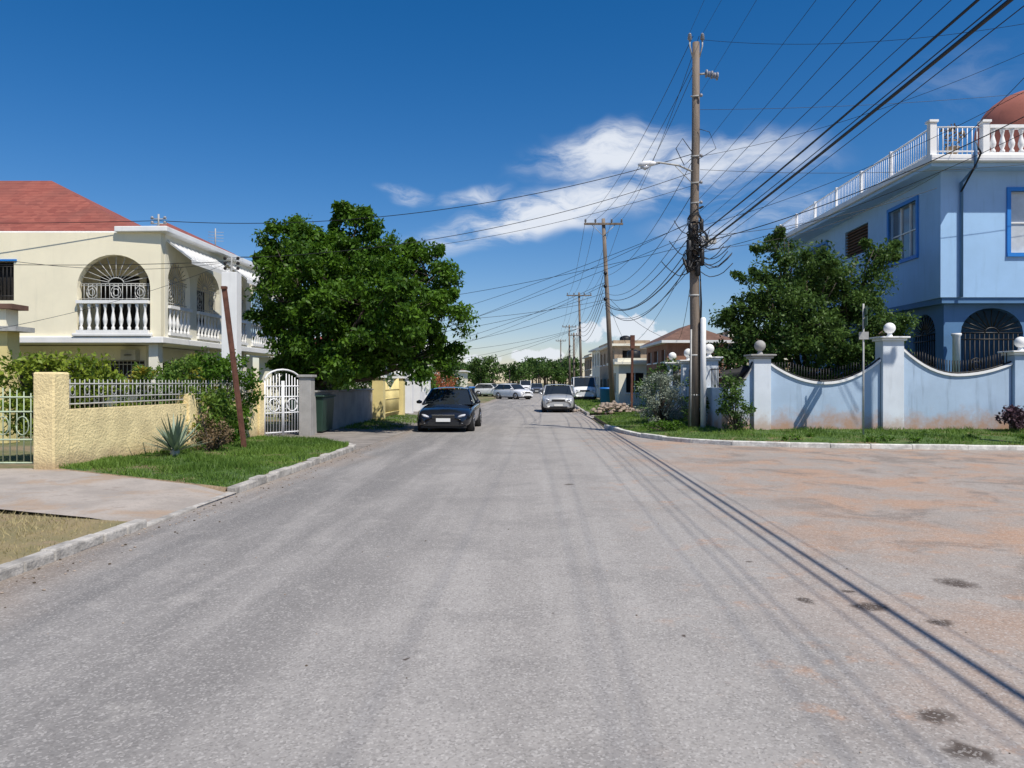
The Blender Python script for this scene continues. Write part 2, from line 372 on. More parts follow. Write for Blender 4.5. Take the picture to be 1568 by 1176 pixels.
# ------------------------------------------------------------------ GROUND & ROAD
mb=MB(); mb.box(-1500,1500,-200,2500,-1,-.012,M_ground); mb.obj('ground')
def LX(y): return -4.35+.036*y
def RX(y): return 2.3+.036*y
KR=[(60,16.2),(30,17.0),(12.1,17.9),(9.6,18.2),(6.9,18.8),(5.6,19.35),(4.75,20.1),(4.15,21),(3.75,22.2),(3.45,24),(3.27,27),(RX(34),34)]
mb=MB()
pts=[(LX(-30),-30),(60,-30)]+KR+[(RX(60),60),(RX(300),300),(LX(300),300),(LX(100),100),(LX(20),20)]
tr=tessellate_polygon([[Vector((x,y,0)) for x,y in pts]])
mb.add([(x,y,0) for x,y in pts],[tuple(t) for t in tr],M_road); mb.obj('road')
def kerb(name,pl,h,w,m,seg=.55,z=0,jit=.012,side=1,gap=.0):
    mb=MB(); P=[Vector((x,y,0)) for x,y in pl]; out=[P[0]]
    for a,b in zip(P[:-1],P[1:]):
        k=max(1,int((b-a).length/seg))
        for i in range(1,k+1): out.append(a.lerp(b,i/k))
    for a,b in zip(out[:-1],out[1:]):
        if random.random()<gap: continue
        d=(b-a).normalized(); nn=Vector((d.y,-d.x,0))*side
        hh=h*random.uniform(.78,1.06); o=random.uniform(-jit,jit)
        fr=FR(a+nn*o+Z*z,d,nn); L=(b-a).length
        mb.ob(fr,.004*random.random(),L-.006*random.random(),-.02,hh,0,w,m)
    return mb.obj(name,bevel=.02)
kerb('kerb',[(LX(-4),-4),(LX(8.4),8.4)],.11,.15,M_kerb,side=-1,seg=.4,jit=.015)
kerb('kerb',[(LX(8.4),8.4),(LX(10.9),10.9)],.03,.12,M_kerb,side=-1)
kerb('kerb',[(LX(10.9),10.9),(LX(17.6),17.6),(-3.78,18.4),(-4.1,19.1),(-4.7,19.6)],.12,.15,M_kerb,side=-1,seg=.4,jit=.012)
kerb('kerb',KR[:-1],.13,.16,M_kerbw,side=1,seg=.9,jit=.008)
kerb('kerb',[(RX(37),37),(RX(120),120)],.13,.15,M_kerb,seg=2,side=1)
M_soil=mat('bare_soil',(.32,.23,.14),.95,.25,6,bump=.8,bscale=30)
def loft(name,K,W,zk,zw,m,skirt=True):
    mb=MB(); n=len(K); vs=[(x,y,zk) for x,y in K]+[(x,y,zw) for x,y in W]
    mb.add(vs,[(i,i+1,n+i+1,n+i) for i in range(n-1)],m)
    for a,b in zip(K[:-1],K[1:]): mb.add([(a[0],a[1],zk),(b[0],b[1],zk),(b[0],b[1],-.01),(a[0],a[1],-.01)],[(0,1,2,3)],M_soil)
    if skirt:
        for a,b,za,zb in ((K[0],W[0],zk,zw),(K[-1],W[-1],zk,zw)):
            mb.add([(a[0],a[1],za),(b[0],b[1],zb),(b[0]+.0,b[1]-.12,-.01),(a[0],a[1]-.12,-.01)],[(0,1,2,3)],M_soil)
    return mb.obj(name)
# left verge
KL=[(LX(10.9)-.14,10.9),(LX(13.5)-.14,13.5),(LX(16)-.14,16),(LX(17.6)-.14,17.6),(-3.95,18.4),(-4.2,19.0),(-4.8,19.5)]
WL=[(-7.9,13.05),(-7.7,14.6),(-7.45,16.5),(-7.25,18.2),(-7.1,19.3),(-7.0,20.0),(-6.9,20.7)]
loft('grass_verge',KL,WL,.10,.14,M_grassg)
blades('grass_blades',KL,WL,.10,.14,48000,.065,.009,M_blade)
KD=[(LX(-4)-.14,-4),(LX(3)-.14,3),(LX(8.3)-.14,8.3)]; WD=[(-13,-4),(-13,4),(-13,10.7)]
loft('dry_grass_verge',KD,WD,.08,.12,M_dryg,False)
blades('dry_grass_blades',[(LX(4)-.14,4),(LX(8.3)-.14,8.3)],[(-9.5,4.5),(-9.5,9.75)],.08,.11,16000,.04,.005,M_bladedry)
mb=MB(); mb.add([(LX(8.35),8.35,.02),(LX(10.9),10.9,.02),(-7.9,13.05,.125),(-15,13.05,.13),(-15,11.3,.13),(-7,9.3,.118),(LX(8.35)-.7,8.5,.09),(LX(10.9)-.7,11.27,.09)],[(0,1,7,6),(6,7,2,5),(2,3,4,5)],M_drive); mb.obj('driveway')
mb=MB(); mb.add([(LX(17.8),17.8,.004),(-4.7,19.5,.03),(-7.0,20.7,.1),(-7.2,23,.1),(-5.9,31,.1),(-5.6,60,.06),(LX(60),60,.004)],[(0,6,5,4,3,2,1)],M_apron); mb.obj('pavement_apron')
blades('grass_blades',[(LX(25)-.5,25),(LX(36)-.35,36)],[(-5.7,25),(-5.5,36)],.03,.1,7000,.07,.012,M_blade)
# right verge
KV=[(60,16.36),(30,17.16),(12.1,18.06),(9.6,18.36),(6.95,18.96),(5.7,19.5),(4.9,20.2),(4.3,21.1),(3.9,22.3),(3.6,24),(3.42,27),(RX(34)+.15,34)]
WV=[(60,21.5),(30,21.5),(12.1,21.5),(9.6,21.5),(7.6,21.5),(6.6,21.5),(6.0,21.6),(5.95,22),(5.96,22.8),(6.0,24.5),(6.1,27),(6.4,34)]
loft('grass_verge',KV,WV,.11,.28,M_grassg,False)
blades('grass_blades',KV[1:],WV[1:],.11,.28,62000,.075,.010,M_blade)
mb=MB(); mb.add([(5.95,21.5,.27),(60,21.5,.27),(60,42,.27),(6.9,42,.27)],[(0,1,2,3)],M_grassg); mb.obj('house_yard')
KF=[(RX(37)+.15,37),(RX(70)+.15,70)];WF=[(6.6,37),(7.6,70)]
loft('grass_verge',KF,WF,.11,.14,M_grassg,False); blades('grass_blades',KF,WF,.11,.14,6000,.1,.02,M_blade)
mb=MB(); mb.add([(RX(34),34,.01),(RX(37),37,.01),(9,37,.16),(9,34,.16)],[(0,1,2,3)],M_drive); mb.obj('driveway')
# small loose stones, mostly in the left gutter
mb=MB()
M_st=mat('loose_stone',(.36,.29,.23),.95,.3,20); M_st2=mat('dry_leaf_litter',(.10,.075,.05),.95,.3,20)
for i in range(420):
    if random.random()<.7: y=random.uniform(3,20); x=LX(y)+abs(random.gauss(0,.22))+.02; r=random.uniform(.006,.016)
    else: y=random.uniform(2.6,18); x=random.uniform(-3.2,5+y*.2); r=random.uniform(.004,.009)
    mb.lathe((x,y,0),[(r*.7,0),(r,r*.4),(r*.6,r*.8)],random.choice((M_st,M_st,M_st2)),5,False)
mb.obj('road_gravel')
# ------------------------------------------------------------------ CREAM HOUSE (left)
e=empty('cream_house',(-11.1,24,0))
fr=FR((-11.1,24,0),(-1,0,0),(0,-1,0)); fs=FR((-11.1,24,0),(.036,1,0),(1,-.036,0))
mb=MB()
mb.facade(fr,rect(0,12,3.05,6.35),[arch(.34,2.65,3.12,4.62,5.65,16),rect(4.65,5.9,4.2,5.44)],M_cream,.25)
so=[(.45,2.0),(2.5,4.4),(5.0,7.0),(7.5,9.5),(10,11.6)]
mb.facade(fs,rect(.255,12,3.05,6.35),[arch(a,b,3.12,4.9,5.6) for a,b in so],M_cream2,.25,n0=.002)
mb.box(-23,-13,26.4,36,3.06,6.2,M_cream); mb.box(-23,-12.3,25.5,36,0,2.84,M_cream2)
mb.box(-22.9,-11.15,24.05,36.2,6.2,6.34,M_cream2)
for a in (.25,4.7,7.25,11.7):
    mb.ob(fs,a-.15,a+.15,0,2.85,-.45,-.15,M_cream2)
mb.obj('walls',e)
mb=MB()
mb.ob(fr,-.12,12,2.85,3.05,-.2,.12,M_white); mb.ob(fs,-.1,12.1,2.85,3.05,-1.2,.12,M_white)
mb.ob(fr,.15,12,2.87,3.03,-2.5,-.21,M_cream2)
mb.ob(fs,-.2,12.3,6.35,6.52,-1.4,.28,M_white)
mb.ob(fr,.25,2.74,3.06,3.16,.003,.16,M_white)
mb.obj('floor_slab_and_cornice',e,bevel=.02)
mb=MB()
balustrade(mb,fr,.36,2.63,3.17,4.2,.03,M_white,.25,1.05)
for a,b in so: balustrade(mb,fs,a+.01,b-.01,3.13,4.1,.0,M_white,.24)
mb.obj('balustrade',e)
mb=MB()
M_ltgr=mat('painted_grille',(.5,.5,.47),.5,.1,5)
grille(mb,fr,.34,2.65,4.2,4.75,5.62,-.15,M_ltgr,.13,.013)
for a,b in so: grille(mb,fs,a,b,4.1,4.95,5.58,-.12,M_ltgr,.14,.011)
fq=FR((-12.3,25.5,0),(-1,0,0),(0,-1,0))
mb.ob(fq,.05,1.7,1.2,2.35,-.1,.012,M_dark); grille(mb,fq,.05,1.7,1.2,2.33,2.33,.05,M_ltgr,.13,.012,False)
mb.ob(fq,2.8,4.6,.9,2.35,-.1,.012,M_dark)
mb.ob(fr,4.6,5.95,4.15,5.5,-.24,-.2,M_dark); grille(mb,fr,4.65,5.9,4.2,5.4,5.4,-.05,M_black,.12,.012,False)
mb.ob(fr,4.55,5.95,5.44,5.5,-.02,.04,M_bframe)
for a in (1.2,4.5,8): mb.ob(FR((-12.3,25.5,0),(0,1,0),(1,0,0)),a,a+1.6,.9,2.3,-.1,.015,M_dark)
for a in (.6,4.2,7.6): mb.ob(FR((-13,26.4,0),(0,1,0),(1,0,0)),a,a+1.4,3.1,5.4,-.1,.015,M_dark)
mb.ob(FR((-13,26.4,0),(-1,0,0),(0,-1,0)),-.0,1.3,3.1,5.3,-.1,.015,M_dark)
mb.obj('window_grilles',e)
mb=MB(); hip(mb,-27,-12.4,25.2,31.4,6.62,9.1,-24,-17.1,28.2,28.2,M_roof); hip(mb,-15.9,-12.0,28.6,40,6.62,8.05,-13.9,-13.9,30.5,38,M_roof)
mb.obj('roof',e)
mb=MB(); mb.box(-27.05,-12.35,25.12,31.45,6.42,6.615,M_white); mb.box(-15.95,-11.95,31.46,40.05,6.42,6.615,M_white)
mb.obj('roof_fascia',e)
mb=MB()
for a0,a1 in ((.3,3.6),(4.9,7.1),(7.4,9.6)):
    P=[fs.p(a0,6.15,.05),fs.p(a1,6.15,.05),fs.p(a1,5.55,.85),fs.p(a0,5.55,.85)]
    q=[p-Z*.04 for p in P]; mb.add(P+q,[(0,1,2,3),(7,6,5,4),(0,4,5,1),(1,5,6,2),(2,6,7,3),(3,7,4,0)],M_white)
    P=[fs.p(a0,5.51,.85),fs.p(a1,5.51,.85),fs.p(a1,5.4,.85),fs.p(a0,5.4,.85)]; mb.poly(P,M_white)
    k=int((a1-a0)/.3)
    for i in range(k+1): a=a0+(a1-a0)*i/k; mb.tube([fs.p(a,6.17,.06),fs.p(a,5.57,.85)],.018,M_white,4)
mb.obj('awning',e)
mb=MB(); mb.box(-13.0,-12.5,25.2,25.49,2.35,2.7,M_ltgr); mb.lathe((-12.75,25.19,2.52),[(.12,-.01),(.12,.01)],M_dark,10); mb.obj('air_conditioner',e)
mb=MB(); p=S(243,350,23.9)
mb.tube([p,p+Z*.45],.03,M_rail,6)
for i in range(3): mb.tube([p+Vector((-.25,0,.15*i)),p+Vector((.25,0,.15*i))],.018,M_rail,5); mb.ball(p+Vector((.2,0,.15*i+.04)),.05,M_ins,8); mb.ball(p+Vector((-.2,0,.15*i+.04)),.05,M_ins,8)
p=S(330,380,31); mb.tube([p,p+Z*.8],.025,M_rail,6)
for i in range(4): mb.tube([p+Vector((-.3,0,.3+.12*i)),p+Vector((.3,.1,.3+.12*i))],.01,M_rail,4)
mb.obj('service_bracket',e)
# neighbour building at the far left edge
e=empty('yellow_annexe',(-15,20,0)); mb=MB()
mb.box(-20,-13.3,20,20.5,0,2.95,M_yel2); mb.box(-20,-12.95,19.8,20.6,2.953,3.08,M_rail); mb.box(-20,-13.4,20.1,20.6,3.083,3.55,M_cream); mb.box(-20,-13.15,19.95,20.65,3.553,3.68,M_brown)
mb.box(-14.9,-13.9,19.97,20.1,.9,2.3,M_dark)
mb.obj('walls_and_eaves',e)
# ------------------------------------------------------------------ YELLOW GARDEN WALL
A=Vector((-7.8,13.06,0)); B=Vector((-6.9,20.8,0)); d=(B-A).normalized(); fw=FR(A,d,(d.y,-d.x,0)); L=(B-A).length
e=empty('yellow_garden_wall',A); mb=MB()
mb.ob(fw,.2,L,.05,1.13,-.2,0,M_yellow); mb.obj('wall',e)
mb=MB(); mb.ob(fw,-.2,.2,.05,1.78,-.33,.06,M_yellow)
mb.ob(fw,L-.15,L+.15,.05,1.6,-.3,.06,M_yellow); mb.ob(fw,4.1,4.4,.05,1.35,-.28,.05,M_yellow); mb.obj('pillars',e,bevel=.03)
mb=MB()
for z in (1.22,1.34,1.58): mb.tube([fw.p(.25,z,-.1),fw.p(L-.2,z,-.1)],.014,M_rail,5)
k=int((L-.4)/.13)
for i in range(k):
    a=.28+i*.13; mb.tube([fw.p(a,1.1,-.1),fw.p(a,1.66,-.1)],.009,M_rail,4)
    if i%3==1: mb.tube([fw.p(a+.065+.06*math.cos(w),1.46+.09*math.sin(w),-.1) for w in [q*math.pi/5 for q in range(11)]],.009,M_rail,4)
mb.obj('railing',e)
# driveway gate
M_gg=mat('pale_green_gate',(.42,.5,.36),.5,.1,5)
fg=FR((-8.12,13.06,0),(-1,0,0),(0,-1,0)); e=empty('driveway_gate',(-8.12,13.06,0)); mb=MB()
for g in (0,2.0):
    for a in (g+.05,g+1.9): mb.tube([fg.p(a,.12,0),fg.p(a,1.55,0)],.03,M_gg,6)
    for z in (.22,.62,1.1,1.35): mb.tube([fg.p(g+.05,z,0),fg.p(g+1.9,z,0)],.016,M_gg,5)
    for i in range(15):
        a=g+.16+i*.12; mb.tube([fg.p(a,.2,0),fg.p(a,1.42+.12*math.sin(math.pi*i/14),0)],.01,M_gg,4)
    for i in range(5): mb.tube([fg.p(g+.3+i*.34+.11*math.cos(w),.86+.16*math.sin(w),.01) for w in [q*math.pi/6 for q in range(13)]],.011,M_gg,4)
mb.obj('gate_leaves',e)
# white ornamental gate + grey wall
e=empty('white_metal_gate',(-6.85,20.95,0)); g0=Vector((-6.85,20.95,0)); g1=Vector((-6.12,22.0,0)); d=(g1-g0).normalized(); fg=FR(g0,d,(d.y,-d.x,0)); L=(g1-g0).length
mb=MB()
for i in range(2):
    a0=i*L/2+.02; a1=(i+1)*L/2-.02
    for a in (a0,a1): mb.tube([fg.p(a,.12,0),fg.p(a,1.65,0)],.03,M_whitem,6)
    for z in (.2,.75,1.2,1.5): mb.tube([fg.p(a0,z,0),fg.p(a1,z,0)],.02,M_whitem,5)
    for k in range(1,6):
        a=a0+(a1-a0)*k/6; mb.tube([fg.p(a,.15,0),fg.p(a,1.62+.25*math.sin(math.pi*((a)/L)),0)],.015,M_whitem,4)
    c=(a0+a1)/2; mb.tube([fg.p(c+.18*math.cos(w),.97+.18*math.sin(w),.01) for w in [q*math.pi/6 for q in range(13)]],.02,M_whitem,4)
mb.tube([fg.p(L*(.5-.5*math.cos(w)),1.62+.35*math.sin(w),0) for w in [q*math.pi/10 for q in range(11)]],.028,M_whitem,5)
mb.obj('gate_leaves',e)
e=empty('grey_boundary_wall',(-5.95,22.2,0)); fw=FR((-5.95,22.1,0),(.036,1,0),(1,-.036,0)); mb=MB()
mb.ob(fw,-.2,.2,.05,1.75,-.2,.15,M_grey); mb.ob(fw,-.25,.25,1.753,1.83,-.25,.2,M_grey)
mb.ob(fw,.2,8.6,.05,1.3,-.15,0,M_grey); mb.ob(fw,.2,8.6,1.303,1.36,-.2,.05,M_grey)
mb.obj('wall',e,bevel=.015)
e=empty('yellow_gateway',(-5.3,31,0)); fw=FR((-5.42,31,0),(.036,1,0),(1,-.036,0)); mb=MB()
for a in (0,4.6):
    mb.ob(fw,a-.22,a+.22,.05,1.8,-.25,.2,M_yel2); mb.ob(fw,a-.28,a+.28,1.803,1.9,-.31,.26,M_white); mb.ball(fw.p(a,2.03,-.05),.15,M_white)
for i in range(24):
    a=.3+i*.17; mb.tube([fw.p(a,.15,0),fw.p(a,1.3+.5*abs(math.cos(math.pi*i/23)),0)],.022,M_yel2,4)
for z in (.3,.9,1.3): mb.tube([fw.p(.2,z,0),fw.p(4.4,z,0)],.025,M_yel2,4)
mb.obj('pillars_and_gate',e)
e=empty('white_gateway',(-5.2,38,0)); mb=MB()
for a in (7.0,9.5,13): mb.ob(fw,a-.22,a+.22,.05,1.8,-.25,.2,M_white); mb.ob(fw,a-.28,a+.28,1.803,1.9,-.3,.25,M_white); mb.ball(fw.p(a,2.02,0),.15,M_white)
mb.ob(fw,9.72,12.78,.05,1.1,-.15,0,M_white); mb.ob(fw,13.3,28,.05,1.1,-.15,0,M_cream2)
mb.obj('pillars_and_wall',e)
# rusty leaning post and white service column
e=empty('rusty_steel_post',(-6.06,17.2,.12)); mb=MB(); b0=Vector((-6.06,17.2,.05)); t0=Vector((-6.54,17.25,3.75))
for off in (-.04,.04): mb.tube([b0+Vector((off,0,0)),t0+Vector((off,0,0))],.025,M_rust,4,False)
mb.tube([b0,t0],[.035,.035],M_rust,4,False); mb.tube([t0-Z*.02,t0+Vector((0,0,.04))],.08,M_rust,4,False); mb.obj('post',e)
e=empty('white_service_column',(-7.85,21.3,0)); mb=MB(); mb.box(-8.08,-7.66,21.1,21.5,0,4.68,M_white)
p=Vector((-7.87,21.3,4.68)); mb.tube([p,p+Z*.45],.03,M_rail,6)
for i in range(3): mb.tube([p+Vector((-.2,0,.1+.14*i)),p+Vector((.2,0,.1+.14*i))],.02,M_rail,5); mb.ball(p+Vector((.18,0,.13+.14*i)),.05,M_dark,8); mb.ball(p+Vector((-.18,0,.13+.14*i)),.05,M_dark,8)
mb.box(-7.65,-7.5,21.2,21.45,1.4,1.9,M_rail); mb.obj('column_and_insulators',e,bevel=.01)
# ------------------------------------------------------------------ BLUE HOUSE (right)
e=empty('blue_house',(13.55,24,0)); c0=(13.55,24,0); fr=FR(c0,(1,0,0),(0,-1,0)); fs=FR(c0,(.036,1,0),(-1,.036,0))
mb=MB()
mb.facade(fr,rect(0,14,4.3,8.4),[rect(2.2,3.5,5.7,7.65),rect(7,8.6,5.7,7.65)],M_blue,.25)
mb.facade(fs,rect(.255,15,4.3,8.4),[rect(1.5,3.5,5.9,7.75),rect(5.3,7.5,6.7,7.8),rect(9.5,11.5,5.9,7.75)],M_blue,.25,n0=.002)
mb.box(14.3,27,25.6,38.5,4.32,8.38,M_dark)
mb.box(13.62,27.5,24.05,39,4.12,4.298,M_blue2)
fl=FR((13.85,24.35,0),(1,0,0),(0,-1,0)); fls=FR((13.85,24.35,0),(.036,1,0),(-1,.036,0))
fa=[(.55,2.55),(3.3,5.3),(6,8)]; sa=[(.5,2.0),(2.7,4.2),(5,7)]
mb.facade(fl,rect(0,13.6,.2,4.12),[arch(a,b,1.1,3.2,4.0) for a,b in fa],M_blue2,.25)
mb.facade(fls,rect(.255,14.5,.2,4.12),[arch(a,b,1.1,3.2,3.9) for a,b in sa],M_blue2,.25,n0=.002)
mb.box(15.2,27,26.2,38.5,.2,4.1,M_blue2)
mb.obj('walls',e)
mb=MB()
window(mb,fr,2.2,3.5,5.7,7.65,M_bframe,M_curt,0,.12,1); window(mb,fr,7,8.6,5.7,7.65,M_bframe,M_curt,0,.12)
window(mb,fs,1.5,3.5,5.9,7.75,M_bframe,M_glass,.002,.12,2); window(mb,fs,9.5,11.5,5.9,7.75,M_bframe,M_glass,.002,.12,2)
mb.ob(fs,5.3,7.5,6.7,7.8,-.2,-.12,M_dark)
for i in range(9): mb.ob(fs,5.3,7.5,6.74+i*.12,6.765+i*.12,-.115,-.03,M_brown)
mb.obj('windows',e)
mb=MB()
for a,b in fa: grille(mb,fl,a,b,1.1,3.2,3.95,-.03,M_black,.15,.022)
for a,b in sa: grille(mb,fls,a,b,1.1,3.2,3.85,-.03,M_black,.15,.022)
mb.obj('window_grilles',e)
mb=MB()
mb.ob(fr,-.7,14,8.4,8.6,-15,.75,M_white); mb.ob(fr,-.6,14,8.28,8.398,-15,.55,M_blue)
mb.obj('terrace_slab',e,bevel=.02)
mb=MB()
for a in (-.58,1.05,4.2,7.3): mb.ob(fr,a-.10,a+.10,8.602,9.62,.44,.64,M_white); mb.ob(fr,a-.14,a+.14,9.62,9.69,.40,.68,M_white)
for a0,a1 in ((1.17,4.08),(4.32,7.18)): balustrade(mb,fr,a0,a1,8.61,9.55,.53,M_white,.28,1.35)
for z in (8.75,9.5): mb.tube([fr.p(-.46,z,.53),fr.p(.93,z,.53)],.025,M_whitem,5)
for i in range(9): mb.tube([fr.p(-.38+i*.15,8.6,.53),fr.p(-.38+i*.15,9.5,.53)],.016,M_whitem,4)
f2=FR((12.98,24,0),(.036,1,0),(-1,.036,0))
for z in (8.7,9.48): mb.tube([f2.p(-.4,z),f2.p(14.5,z)],.028,M_whitem,5)
for i in range(100): mb.tube([f2.p(-.3+i*.148,8.6),f2.p(-.3+i*.148,9.47)],.010,M_whitem,4)
for i in range(1,7): mb.ob(f2,-.3+i*2.4,-.2+i*2.4,8.6,9.55,-.05,.05,M_whitem)
mb.obj('balustrade',e)
mb=MB(); mb.lathe((18.7,27.4,8.6),[(1.75,0),(1.75,2.0)]+[(1.75*math.cos(q*math.pi/16)+.001,2.0+1.5*math.sin(q*math.pi/16)) for q in range(1,9)],M_terr,28); mb.obj('rooftop_dome',e)
mb=MB(); mb.tube([fr.p(.62,9.0,.8),fr.p(.62,8.2,.8),fr.p(.62,7.9,.07),fr.p(.62,4.3,.07)],.05,M_blue2,8); mb.tube([fr.p(.6,8.95,.82),fr.p(.75,8.6,.85),fr.p(.58,8.2,.82),fr.p(.6,7.6,.06)],.03,M_black,6)  # dark blue tube models the pipe's shadow stripe; the black tube is the drainpipe
mb.lathe(fl.p(.2,1.8,.35),[(.11,0),(.11,1.25),(.15,1.3),(.15,1.36)],M_white,10); mb.obj('downpipe_shadow_and_column',e)
mb=MB(); p=fr.p(.2,8.6,.3); mb.lathe(p,[(.13,0),(.19,.3),(.21,.3),(.21,.34)],M_tan,10); mb.obj('plant_pot',e)
leafmass('potted_plant',[(p.x,p.y,p.z+.55,.26),(p.x-.2,p.y,p.z+.8,.2),(p.x+.2,p.y,p.z+.75,.2),(p.x,p.y,p.z+.95,.16)],34,.12,M_leafb,e)
# ------------------------------------------------------------------ BLUE BOUNDARY WALL
e=empty('blue_boundary_wall',(10.75,21.5,0)); fw=FR((0,21.5,0),(1,0,0),(0,-1,0))
def panel(mb,mc,mk,a0,a1,zl,zm,zr,fw):
    n=16; top=[]
    for i in range(n+1):
        t=i/n; c=((2*t-1)**2); zz=zm+(c*((zl if t<.5 else zr)-zm)); top.append((a0+(a1-a0)*t,zz))
    mb.facade(fw,[(a0,.2),(a1,.2)]+top[::-1],[],mk,.2)
    for (x0,z0),(x1,z1) in zip(top[:-1],top[1:]):
        P=[fw.p(x,z,n_) for (x,z) in ((x0,z0+.003),(x1,z1+.003)) for n_ in (.05,-.25)]
        Q=[p+Z*.07 for p in P]; mb.add(P+Q,[(4,5,7,6),(0,4,6,2),(1,3,7,5),(0,2,3,1)],mc)
    for i in range(1,40):
        t=i/40; c=((2*t-1)**2); zz=zm+(c*((zl if t<.5 else zr)-zm)); x=a0+(a1-a0)*t
        top_=max(zl,zr)-.05
        if top_-zz>.12: mb.tube([fw.p(x,zz+.05,-.1),fw.p(x,zz+min(.42,top_-zz)+.03,-.1)],.014,M_black,4)
    mb.tube([fw.p(x,z+.1,-.02) for x,z in top],.024,M_black,5)
def pil(mb,fw,a,w,zt,m,mt):
    mb.ob(fw,a-w/2,a+w/2,.2,zt-.12,-.35,.12,m); mb.ob(fw,a-w/2-.06,a+w/2+.06,zt-.117,zt-.05,-.41,.18,mt); mb.ob(fw,a-w/2-.12,a+w/2+.12,zt-.047,zt,-.47,.24,mt)
    p=fw.p(a,zt,-.11); mb.lathe(p,[(.1,0),(.06,.08),(.07,.1)],mt,10); mb.ball(p+Z*.25,.16,mt,14)
mb=MB()
panel(mb,M_white,M_bluewall,7.3,10.43,2.1,1.55,2.2,fw); panel(mb,M_white,M_bluewall,11.07,14.15,2.5,1.78,2.1,fw); panel(mb,M_white,M_bluewall,14.8,18.2,2.3,1.7,2.3,fw)
panel(mb,M_white,M_bluewall,18.8,23,2.3,1.7,2.3,fw)
panel(mb,M_grey,M_bluewall,5.95,6.82,1.45,1.55,2.1,fw)
fb=FR((5.95,21.7,0),(.036,1,0),(-1,.036,0))
mb.ob(fb,.0,12,.2,1.45,-.2,0,M_bluewall)
mb.obj('wall_panels',e)
mb=MB(); pil(mb,fw,7.06,.48,2.4,M_pillar,M_grey)
mb.obj('pillar',e,bevel=.012)
mb=MB()
pil(mb,fw,10.75,.60,2.90,M_pillar,M_white); pil(mb,fw,14.48,.62,2.5,M_bluewall,M_white); pil(mb,fw,18.5,.62,2.6,M_pillar,M_white)
for a in (1.9,5.2,8.4): pil(mb,fb,a,.4,2.4,M_pillar,M_white)
mb.obj('pillar',e,bevel=.012)
mb=MB()
for i in range(60): mb.tube([fb.p(.2+i*.19,1.45,-.1),fb.p(.2+i*.19,2.05,-.1)],.014,M_black,4)
mb.tube([fb.p(.2,2.0,-.1),fb.p(11.6,2.0,-.1)],.018,M_black,4); mb.obj('wall_railing',e)
# street sign (seen nearly edge-on)
e=empty('street_name_sign',S(1322,668,20.2)); mb=MB(); sx=(1322-784)/F*20.2
mb.tube([(sx,20.2,.1),(sx,20.2,3.7)],.024,M_rail,8)
fsn=FR((sx,20.2,0),(.30,.95,0),(.95,-.30,0)); M_sg=mat('sign_plate',(.10,.16,.10),.5,.1,4)
mb.ob(fsn,-.4,.4,3.1,3.35,.035,.05,M_sg); mb.ob(FR((sx,20.2,0),(.975,-.2,0),(-.2,-.975,0)),-.12,.12,2.75,2.95,.035,.05,M_rail); mb.ob(fsn,-.35,.35,3.4,3.62,.035,.05,M_sg)
mb.obj('post_and_plates',e)
# ------------------------------------------------------------------ TREES
def LB(lst,d): 
    out=[]
    for u,v,r,dy in lst:
        p=S(u,v,d+dy); out.append((p.x,p.y,p.z,r/F*(d+dy)))
    return out
tree('leafy_street_tree',(-6.6,25.8,0.1),LB([(445,368,42,0),(500,378,44,.2),(545,350,36,.3),(415,420,30,-.3),(475,430,78,-.6),(475,430,70,1.8),(600,398,50,0),(560,470,95,-1.6),(575,460,85,1.7),(655,422,48,.2),(672,490,44,-.4),(668,545,38,0),(480,515,70,-.8),(590,530,55,-1),(515,560,42,-1.8),(460,560,44,0),(560,520,70,2),(615,480,64,-2),(632,550,36,-.8),(540,400,56,0),(430,490,40,.2)],25.5),
     20,145,.15,M_leaf,.22,1.5,.28,.52,spikes=4)
tree('garden_tree',(9.4,24.6,.25),LB([(1190,385,26,0),(1235,425,58,0),(1180,455,55,-.5),(1300,440,56,.2),(1345,395,26,0),(1130,495,36,0),(1220,500,75,-.6),(1300,505,70,0),(1360,500,36,.3),(1155,545,50,-.4),(1250,555,55,-.5),(1325,555,48,-.3),(1240,480,75,1.3),(1120,545,34,0)],24.3),
     27,95,.125,M_leaf2,.16,1.2,.26,.48,.1,spikes=4)
# shrubs & plants
shrub('hedge_shrub',-9.7,15.6,.5,2.2,1.1,.6,M_leafy,60,70,.11,.26)
shrub('hedge_shrub',-8.6,15.7,.7,2.2,.8,.5,M_leafy,40,70,.11,.25)
shrub('croton_shrub',-8.0,17.6,.2,2.15,1.1,.8,M_leafo,80,75,.11,.28)
shrub('croton_shrub',-7.0,17.9,.2,1.5,.45,.7,M_leafo,30,70,.10,.24)
shrub('garden_shrub',-7.35,19.3,.3,2.4,.9,1.0,M_leaf,70,75,.11,.3)
shrub('garden_shrub',-8.5,20.6,.3,2.4,1.0,.8,M_leafo,50,70,.11,.3)
shrub('dry_bush',-6.5,16.4,.12,1.0,.5,.4,M_leafb,30,36,.06,.17)
shrub('verge_weeds',-6.9,18.6,.12,.85,.4,1.0,M_leaf,34,50,.09,.18)
shrub('grey_green_bush',5.15,26.4,.15,1.95,.9,.8,M_leafg,70,90,.07,.26)
shrub('wall_shrub',6.25,21.1,.25,1.9,.45,.3,M_leaf2,30,60,.09,.22)
shrub('wall_shrub',5.85,23.6,.25,1.9,.5,.5,M_leaf2,30,60,.09,.24)
shrub('wall_shrub',6.3,30,.2,2.6,1.0,1.0,M_leaf2,30,60,.12,.3)
shrub('purple_leaf_plant',13.9,20.9,.28,1.0,.4,.3,leafmat('purple_leaf',(.05,.03,.04),(.14,.08,.1),.1),20,40,.12,.2)
shrub('verge_weeds',4.6,22.6,.15,.5,.7,.4,M_leaf,18,50,.07,.16)
